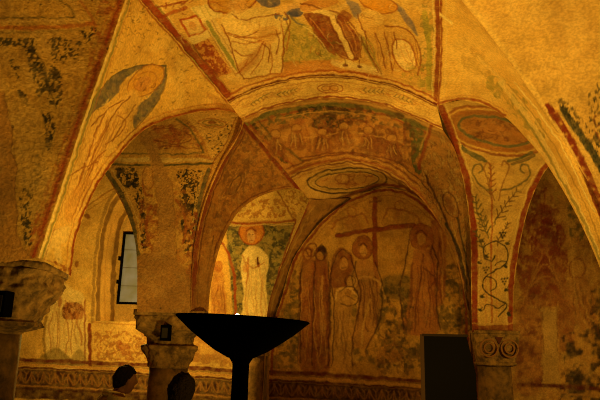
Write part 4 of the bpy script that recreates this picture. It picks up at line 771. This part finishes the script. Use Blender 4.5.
# ------------------------------------------------------------------ columns
def loft(bm, secs):
    """secs: list of (z, [(x,y)...]) rings of equal count"""
    rings = [[bm.verts.new((x, y, z)) for x, y in ring] for z, ring in secs]
    n = len(rings[0])
    for a, b in zip(rings[:-1], rings[1:]):
        for i in range(n): bm.faces.new((a[i], a[(i+1) % n], b[(i+1) % n], b[i]))
    bm.faces.new(rings[0][::-1]); bm.faces.new(rings[-1])
def sq(r, p, n=48, rz=0, lob=0, k=8, dy=1.):
    """superellipse ring: p=2 circle, large p square"""
    out = []
    for i in range(n):
        t = 2*math.pi*i/n; c, s = math.cos(t), math.sin(t)
        q = r/((abs(c)**p+abs(s)**p)**(1/p)); q *= 1+lob*math.cos(k*t)
        x, y = q*c, q*s*dy; out.append((x*math.cos(rz)-y*math.sin(rz), x*math.sin(rz)+y*math.cos(rz)))
    return out
def volute(bm, x, y, z, r, ax):
    """a curled corner leaf"""
    pts = []
    for i in range(22):
        t = i/21; a = t*2*math.pi*1.6; q = r*(1-.8*t)
        pts.append(Vector((x, y, z))+Vector((ax[0]*q*math.cos(a), ax[1]*q*math.cos(a), q*math.sin(a))))
    tube(bm, pts, [r*.34*(1-.5*i/21) for i in range(22)], 8)
def tube(bm, pts, rad, n=8):
    pts = [Vector(p) for p in pts]; rings = []
    for i, p in enumerate(pts):
        d = (pts[min(i+1, len(pts)-1)]-pts[max(i-1, 0)]).normalized()
        a = d.orthogonal().normalized() if i == 0 else (pa-d*pa.dot(d)).normalized(); pa = a; b_ = d.cross(a)
        rr = rad[i] if isinstance(rad, (list, tuple)) else rad
        rings.append([bm.verts.new(p+(a*math.cos(2*math.pi*k/n)+b_*math.sin(2*math.pi*k/n))*rr) for k in range(n)])
    for A, B in zip(rings[:-1], rings[1:]):
        for k in range(n): bm.faces.new((A[k], A[(k+1) % n], B[(k+1) % n], B[k]))
    bm.faces.new(rings[0][::-1]); bm.faces.new(rings[-1])
def column(px, Y, ytop, ymid, wtop, wbot, label, rz=0, leaves=True, capmat=None, shaftmat=None, neck=.9, prof_=None, rough=1.):
    P = U(px, ytop, Y); x, y, zt = P; zm = U(px, ymid, Y)[2]; k = Y/F*1.02
    rt_, rb = wtop/2*k, wbot/2*k; h = zt-zm
    c = empty('stone_column', (x, y, 0), rz); tag(c, label, 'column')
    bm = bmesh.new(); loft(bm, [(zt-.10*h, sq(rt_*.93, 6)), (zt-.09*h, sq(rt_, 8)), (zt-.001, sq(rt_, 8))]); obj('abacus', bm, capmat or STONE, c)
    bm = bmesh.new(); q0 = rb/rt_
    if leaves: prof = prof_ or [(0, q0, 2), (.03, q0*1.06, 2), (.1, .6, 2.2), (.2, .66, 2.4), (.36, .77, 2.8), (.39, .76, 3), (.42, .62, 3), (.52, .64, 3), (.6, .74, 4), (.67, .92, 6), (.78, .96, 7), (.9, .98, 8)]
    else: prof = [(0, q0, 2), (.04, .86, 5), (.1, .86, 6), (.13, .8, 6), (.4, .86, 7), (.7, .95, 8), (.9, .97, 8)]
    secs = []
    for a_, b_ in zip(prof[:-1], prof[1:]):
        for k_ in range(9):
            f_ = k_/9; secs.append((zm+h*(a_[0]+(b_[0]-a_[0])*f_), sq(rt_*(a_[1]+(b_[1]-a_[1])*f_), a_[2]+(b_[2]-a_[2])*f_, 120)))
    secs.append((zm+h*.9, sq(rt_*.97, 7, 120))); loft(bm, secs)
    if leaves:
        from mathutils import noise as mn
        for q in bm.verts:
            t_ = (q.co.z-zm)/h; an_ = math.atan2(q.co.y, q.co.x); r_ = math.hypot(q.co.x, q.co.y)
            lf = (abs(math.sin(an_*4))**.6)*.06*max(0, 1-abs(t_-.34)/.2)+(abs(math.cos(an_*4))**.6)*.05*max(0, 1-abs(t_-.62)/.14)
            kk = 1.3/rt_
            d_ = 1+lf-.04+rough*(.07*mn.noise(Vector((q.co.x*6, q.co.y*6, q.co.z*6))*kk)+.08*mn.noise(Vector((q.co.x*2.4, q.co.y*2.4, q.co.z*2.4+3))*kk))
            q.co.x *= d_; q.co.y *= d_
    cap = obj('capital', bm, capmat or STONE, c)
    if not leaves:
        for sx in (-1, 1):
            bm = bmesh.new(); R1 = rt_*.36
            for rr in (R1, R1*.55): tube(bm, [(sx*rt_*.44+rr*math.cos(t), -rt_*.9+(-.012), zm+h*.5+rr*1.0*math.sin(t)) for t in np.linspace(0, 2*math.pi, 30)], .011, 8)
            obj('roundel', bm, mat('ochre_paint', tuple(lin('8a5a2a')), .8), cap)
        bm = bmesh.new(); zz = zm+h*.72; tri = [(-.05, zz+.04), (.05, zz+.04), (0, zz-.05)]
        f1 = [bm.verts.new((a, -rt_*.95-.01, b)) for a, b in tri]; f2 = [bm.verts.new((a, -rt_*.9, b)) for a, b in tri]
        bm.faces.new(f1); bm.faces.new(f2[::-1])
        for i_ in range(3): bm.faces.new((f1[i_], f2[i_], f2[(i_+1) % 3], f1[(i_+1) % 3]))
        obj('painted_triangle', bm, mat('dark_red_paint', tuple(lin('4c1c10')), .8), cap, False)
    bm = bmesh.new(); loft(bm, [(.0, sq(rb*1.45, 12, 48)), (.09, sq(rb*1.45, 12, 48)), (.091, sq(rb*1.3, 2, 48)), (.13, sq(rb*1.36, 2, 48)), (.17, sq(rb*1.2, 2, 48)), (.2, sq(rb*1.12, 2, 48))]); obj('base', bm, STONE, c)
    bm = bmesh.new(); loft(bm, [(.2+(zm-.2)*i/12, sq(rb*(1.04-.1*i/12), 2, 48)) for i in range(13)]); obj('shaft', bm, shaftmat or MARBLE, c)
    return c
column(2, 3.52, 266, 334, 108, 56, 'stone column with rough carved capital at the left edge of the crypt', 0.1, prof_=[(0, .48, 2), (.03, .52, 2), (.08, .7, 2.4), (.12, .8, 3), (.17, .8, 3), (.2, .74, 3), (.4, .8, 3.4), (.6, .9, 4), (.75, .96, 6), (.9, .98, 8)], rough=1.5)
column(173, 5.55, 312, 368, 68, 38, 'mottled stone column behind the bowl lamp, carrying the worn plaster pier', .12)
column(257, 7.75, 318, 356, 40, 25, 'pale column mostly hidden behind the stem of the bowl lamp', 0)
column(491.5, 8.05, 331, 366, 43, 34, 'column with painted roundels on its capital under the vine-painted pier', 0, False)
# painted roundels on that capital are thin raised rings
def small_box(name, px, py, Y, w_, h_, d_, label):  # small dark boxes on the capitals, purpose unidentified
    p = U(px, py, Y); bm = bmesh.new(); box(bm, -w_/2, w_/2, -d_/2, d_/2, -h_/2, h_/2); bmesh.ops.bevel(bm, geom=bm.edges[:], offset=.004, segments=2)
    r = empty(name, tuple(p)); tag(r, label, 'lamp'); obj('housing', bm, BLACK, r, False)
    bm = bmesh.new(); box(bm, -w_*.32, w_*.32, -d_/2-.006, -d_/2+.002, -h_*.32, h_*.32); obj('lens', bm, mat('dark_panel', (.02, .015, .01), .5), r, False)  # raised dark panel on the box front
small_box('black_box', 2, 304, 3.13, .07, .13, .10, 'small black box fixed to the rough capital at the left edge')
small_box('black_box', 166, 333, 5.22, .075, .13, .10, 'small black box set into the capital just left of the bowl lamp')

# ------------------------------------------------------------------ bowl lamp
Yb = 2.2; c = U(243, 319.5, Yb); Rb = 66*Yb/F*1.03; k = Yb/F*.995
lamp = empty('bowl_lamp', (c[0], c[1], 0)); tag(lamp, 'large black bowl lamp with a tiny flame on a tall stem', 'lamp')
zr = c[2]
def lathe(bm, prof, n=64, tilt=None):
    loft(bm, [(z, sq(r, 2, n)) for r, z in prof])
bm = bmesh.new()
outer = [(.012, -38), (8.5, -38), (13, -36.5), (26, -30), (38, -22), (50, -13.5), (60, -5), (66, 0)]
prof = [(r*k, z*k) for r, z in outer]+[(r*k*.985, z*k+.004) for r, z in outer[::-1][:-1]]
lathe(bm, prof, 96)
bw = obj('bowl', bm, BLACK, lamp); bw.location = (0, 0, zr); bw.rotation_euler = (0, R(1.9), 0)
bm = bmesh.new(); lathe(bm, [(13*k, zr-35*k), (10*k, zr-39*k), (8.2*k, zr-42*k), (8.0*k, zr-60*k), (8.6*k, zr-90*k), (9.5*k, zr-140*k), (12*k, .12), (12*k, .1)][::-1], 40)
st = obj('stem', bm, BLACK, lamp)
bm = bmesh.new(); lathe(bm, [(.17, 0), (.17, .02), (.13, .05), (.05, .11), (.045, .13)], 48); obj('foot', bm, BLACK, lamp)
bm = bmesh.new(); lathe(bm, [(.02, -.05), (.022, .0), (.02, .004), (.004, .004)], 24)
fx = -4.5*k
wk = obj('wick_holder', bm, BLACK, lamp); wk.location = (fx, -.1, zr-.004)
FM = bpy.data.materials.new('flame'); FM.use_nodes = True; b = FM.node_tree.nodes['Principled BSDF']
b.inputs['Emission Color'].default_value = (1, .72, .32, 1); b.inputs['Emission Strength'].default_value = 60; b.inputs['Base Color'].default_value = (1, .8, .5, 1)
bm = bmesh.new(); lathe(bm, [(.003, 0), (.010, .002), (.0125, .006), (.009, .011), (.002, .015)], 16)
fl = obj('flame', bm, FM, lamp); fl.location = (fx+.004, -.1, zr-.001)

# ------------------------------------------------------------------ lectern
pL = U(422, 336, 4.2); pR = U(465, 335, 4.2); pM = U(474, 373, 4.2); ztop = pL[2]; wid = pR[0]-pL[0]; wm = pM[0]-pL[0]
lec = empty('lectern', (pL[0], 4.2, 0), -math.atan2(pL[0]*1.0, 4.2)); tag(lec, 'black lectern with a sloping right edge standing before the painted end wall', 'lectern')
bm = bmesh.new(); d_ = .32
prof = [(0.012, .04), (wm, .04), (wm, pM[2]), (wid, ztop), (0.012, ztop)]
f = [bm.verts.new((x, 0, z)) for x, z in prof]; g = [bm.verts.new((x, d_, z)) for x, z in prof]
bm.faces.new(f); bm.faces.new(g[::-1])
for i in range(5): bm.faces.new((f[i], g[i], g[(i+1) % 5], f[(i+1) % 5]))
obj('body', bm, BLACK, lec, False)
bm = bmesh.new(); box(bm, -.014, .012, -.012, d_+.01, .04, ztop+.012); obj('edge_post', bm, mat('dark_wood', (.02, .009, .004), .8, spec=.05), lec, False)
bm = bmesh.new(); box(bm, .0, wid+.01, -.012, d_+.01, ztop, ztop+.016); obj('top', bm, mat('dark_wood_top', (.008, .004, .002), .8, spec=.05), lec, False)
bm = bmesh.new(); box(bm, -.03, wm+.03, -.04, d_+.04, 0, .04); obj('base', bm, BLACK, lec, False)

# ------------------------------------------------------------------ people
SKIN = mat('skin', tuple(lin('6a4028')), .6, var=.1, scale=8)
HAIR = mat('dark_hair', (.009, .005, .003), .9, bump=1., scale=60, spec=.05)
def skin_body(name, verts, edges, radii, mt, parent, lv=2, root=0):
    me = bpy.data.meshes.new(name); me.from_pydata([tuple(v) for v in verts], edges, []); o = link(name, me, mt, parent)
    md = o.modifiers.new('skin', 'SKIN'); sv = me.skin_vertices[0].data
    for i, r in enumerate(radii): sv[i].radius = r if isinstance(r, tuple) else (r, r); sv[i].use_root = (i == root)
    md.use_smooth_shade = True
    s = o.modifiers.new('sub', 'SUBSURF'); s.levels = lv; s.render_levels = lv
    return o
def person(x, y, head_top, faceang, label, jacket, hairy, haircol, collar=None, hs=1.):
    """standing figure, facing +x when faceang is 0"""
    s = head_top/1.672
    p = empty('person', (x, y, 0), faceang); tag(p, label, 'person')
    # x forward, y left
    V, E, Rr = [], [], []
    def v(co, r, par=None):
        V.append((co[0]*s, co[1]*s, co[2]*s)); Rr.append(tuple(q*s for q in r) if isinstance(r, tuple) else r*s)
        if par is not None: E.append((par, len(V)-1))
        return len(V)-1
    pel = v((0, 0, .93), (.15, .12)); wst = v((.01, 0, 1.08), (.145, .11), pel); ch = v((0, 0, 1.27), (.165, .125), wst); nk0 = v((-.01, 0, 1.41), (.075, .065), ch)
    nk1 = v((.035, 0, 1.46), .055, nk0); hd = v((.065, 0, 1.52), .06, nk1)
    for sd in (1, -1):
        sh = v((-.01, .17*sd, 1.37), .062, nk0); el = v((-.03, .235*sd, 1.10), .046, sh); wr = v((.09, .22*sd, .87), .03, el)
        pm = v((.12, .215*sd, .80), (.034, .02), wr)
        for f_ in range(4):
            fy = (.024-.016*f_); a = v((.135+.0, (.215+fy*.9)*sd, .755), .011, pm); L = (.055, .062, .058, .045)[f_]
            bq = v((.142, (.215+fy)*sd, .755-L*.6), .0095, a); v((.132, (.215+fy)*sd, .755-L*1.15), .008, bq)
        th = v((.155, (.205)*sd, .80), .011, pm); v((.17, .2*sd, .765), .0095, th)
        hp = v((0, .09*sd, .86), .09, pel); kn = v((.02, .1*sd, .49), .058, hp); an = v((-.015, .1*sd, .09), .04, kn); v((.1, .11*sd, .04), (.036, .03), an)
    skin_body('body', V, E, Rr, SKIN, p)
    # head: one shaped mesh with brow, nose, lips, chin and ears
    bm = bmesh.new(); bmesh.ops.create_icosphere(bm, subdivisions=5, radius=1)
    for q in bm.verts:
        x_, y_, z_ = q.co
        X = x_*.098; Y_ = y_*.077; Z = z_*.118
        if z_ < 0: Y_ *= 1+.22*z_; X *= 1+.08*z_
        if z_ < -.3 and x_ < 0: X *= 1+.35*(z_+.3)
        fr = max(0, x_)
        def bump(cy, cz, wy, wz, a): return a*math.exp(-((y_-cy)/wy)**2-((z_-cz)/wz)**2)*(fr > .3)
        X += bump(0, -.18, .12, .16, .024)+bump(0, .03, .09, .2, .010)+bump(0, -.52, .24, .07, .010)+bump(0, -.62, .22, .05, .007)+bump(0, -.82, .3, .14, .014)
        X += bump(.33, .17, .25, .07, .008)+bump(-.33, .17, .25, .07, .008)-bump(.34, .02, .16, .1, .010)-bump(-.34, .02, .16, .1, .010)
        for sd in (1, -1):
            e = math.exp(-((x_+.02)/.14)**2-((z_+.08)/.25)**2)*(y_*sd > .75); Y_ += sd*e*.018
        q.co = Vector((X, Y_, Z))*s*hs
    hd_ = obj('head', bm, SKIN, p); hd_.location = (.085*s, 0, 1.552*s)
    for sd in (1, -1):
        bm = bmesh.new(); bmesh.ops.create_icosphere(bm, subdivisions=2, radius=.0115*s)
        obj('eye', bm, mat('eye', (.1, .07, .05), .3), hd_).location = (.083*s, .027*sd*s, .003*s)
    # hair: thick cap with tufts
    bm = bmesh.new(); bmesh.ops.create_icosphere(bm, subdivisions=5, radius=1)
    import mathutils
    for q in bm.verts:
        x_, y_, z_ = q.co
        line_ = .42 if x_ > .5 else (.42-(.5-x_)*.85 if x_ > -.2 else -.3-(-.2-x_)*.5)
        cover = min(1, max(0, (z_-line_)/.16+.5)); cover = cover*cover*(3-2*cover)
        n_ = mathutils.noise.noise(Vector((x_*3.2, y_*3.2, z_*3.2+hairy*9)))*.10+mathutils.noise.noise(Vector((x_*9, y_*9, z_*9)))*.05
        k_ = .68+cover*(.39+hairy*.14+n_)
        q.co = Vector((x_*.1*k_, y_*.08*k_, z_*.121*k_))*s*hs
    obj('hair', bm, haircol, hd_)
    # jacket: follows the torso and both arms, open cuffs at the wrists
    V, E, Rr = [], [], []
    a0 = v((0, 0, .86), (.178, .15)); a1 = v((.01, 0, 1.06), (.172, .14), a0); a2 = v((0, 0, 1.27), (.19, .15), a1); a3 = v((-.012, 0, 1.4), (.105, .09), a2); 
    for sd in (1, -1):
        b1 = v((-.01, .175*sd, 1.37), .08, a3); b2 = v((-.03, .24*sd, 1.10), .066, b1); v((.075, .222*sd, .89), .048, b2)
    skin_body('jacket', V, E, Rr, jacket, p)
    V, E, Rr = [], [], []
    a0 = v((0, 0, .92), (.165, .135))
    for sd in (1, -1):
        b1 = v((0, .09*sd, .84), .105, a0); b2 = v((.02, .1*sd, .49), .078, b1); v((-.01, .1*sd, .09), .065, b2)
    skin_body('trousers', V, E, Rr, mat('dark_trousers', (.015, .013, .012), .9), p)
    for sd in (1, -1):
        bm = bmesh.new(); bmesh.ops.create_icosphere(bm, subdivisions=3, radius=1)
        for q in bm.verts: q.co = Vector((q.co.x*.14+.045, q.co.y*.052+.105*sd, max(0, q.co.z*.07+.045)))*s
        obj('shoe', bm, mat('black_shoe', (.01, .009, .008), .5), p)
    if collar:
        bm = bmesh.new()
        for zz, rr in ((1.425, .088), (1.45, .083)):
            tube(bm, [Vector(((math.cos(t)*rr-.004)*s, math.sin(t)*rr*.95*s, (zz-.02*math.cos(t))*s)) for t in np.linspace(.5, 2*math.pi-.5, 30)], .014*s, 8)
        obj('collar', bm, collar, p)
    return p
h1 = U(117, 366, 5.0)
person(h1[0], 5.0, h1[2], R(38), 'person with short dark hair and a light collar turned towards the middle of the crypt', mat('beige_jacket', tuple(lin('a88850')), .9, var=.3, scale=30), .0, HAIR, mat('pale_collar', tuple(lin('c8ac74')), .9))
h2 = U(178, 376, 4.0)
person(h2[0], 4.0, h2[2], R(75), 'person with bushy dark hair seen from behind, only the head showing beside the bowl lamp', mat('dark_coat', (.02, .018, .016), .95), .9, HAIR, None)

# ------------------------------------------------------------------ light: warm uplights, plus unseen lamps added to brighten dim bays
def spot(name, loc, tgt, power, ang=100, blend=1., size=.15, col=(1, .645, .10)):
    ld = bpy.data.lights.new(name, 'SPOT'); ld.energy = power; ld.color = col; ld.spot_size = R(ang); ld.spot_blend = blend; ld.shadow_soft_size = size
    o = bpy.data.objects.new(name, ld); C.objects.link(o); o.location = loc
    o.rotation_euler = (Vector(tgt)-Vector(loc)).to_track_quat('-Z', 'Y').to_euler(); return o
def point(name, loc, power, size=.15, col=(1, .645, .10)):
    ld = bpy.data.lights.new(name, 'POINT'); ld.energy = power; ld.color = col; ld.shadow_soft_size = size
    o = bpy.data.objects.new(name, ld); C.objects.link(o); o.location = loc; return o
LIGHTS()
wd = bpy.data.worlds.new('world'); bpy.context.scene.world = wd; wd.use_nodes = True
wd.node_tree.nodes['Background'].inputs['Color'].default_value = (1, .5, .12, 1); wd.node_tree.nodes['Background'].inputs['Strength'].default_value = .0
vs = bpy.context.scene.view_settings
vs.view_transform = 'Standard'; vs.look = 'None'; vs.exposure = 0; vs.gamma = 1; vs.use_curve_mapping = False

bpy.context.scene.cycles.filter_width = 1.05
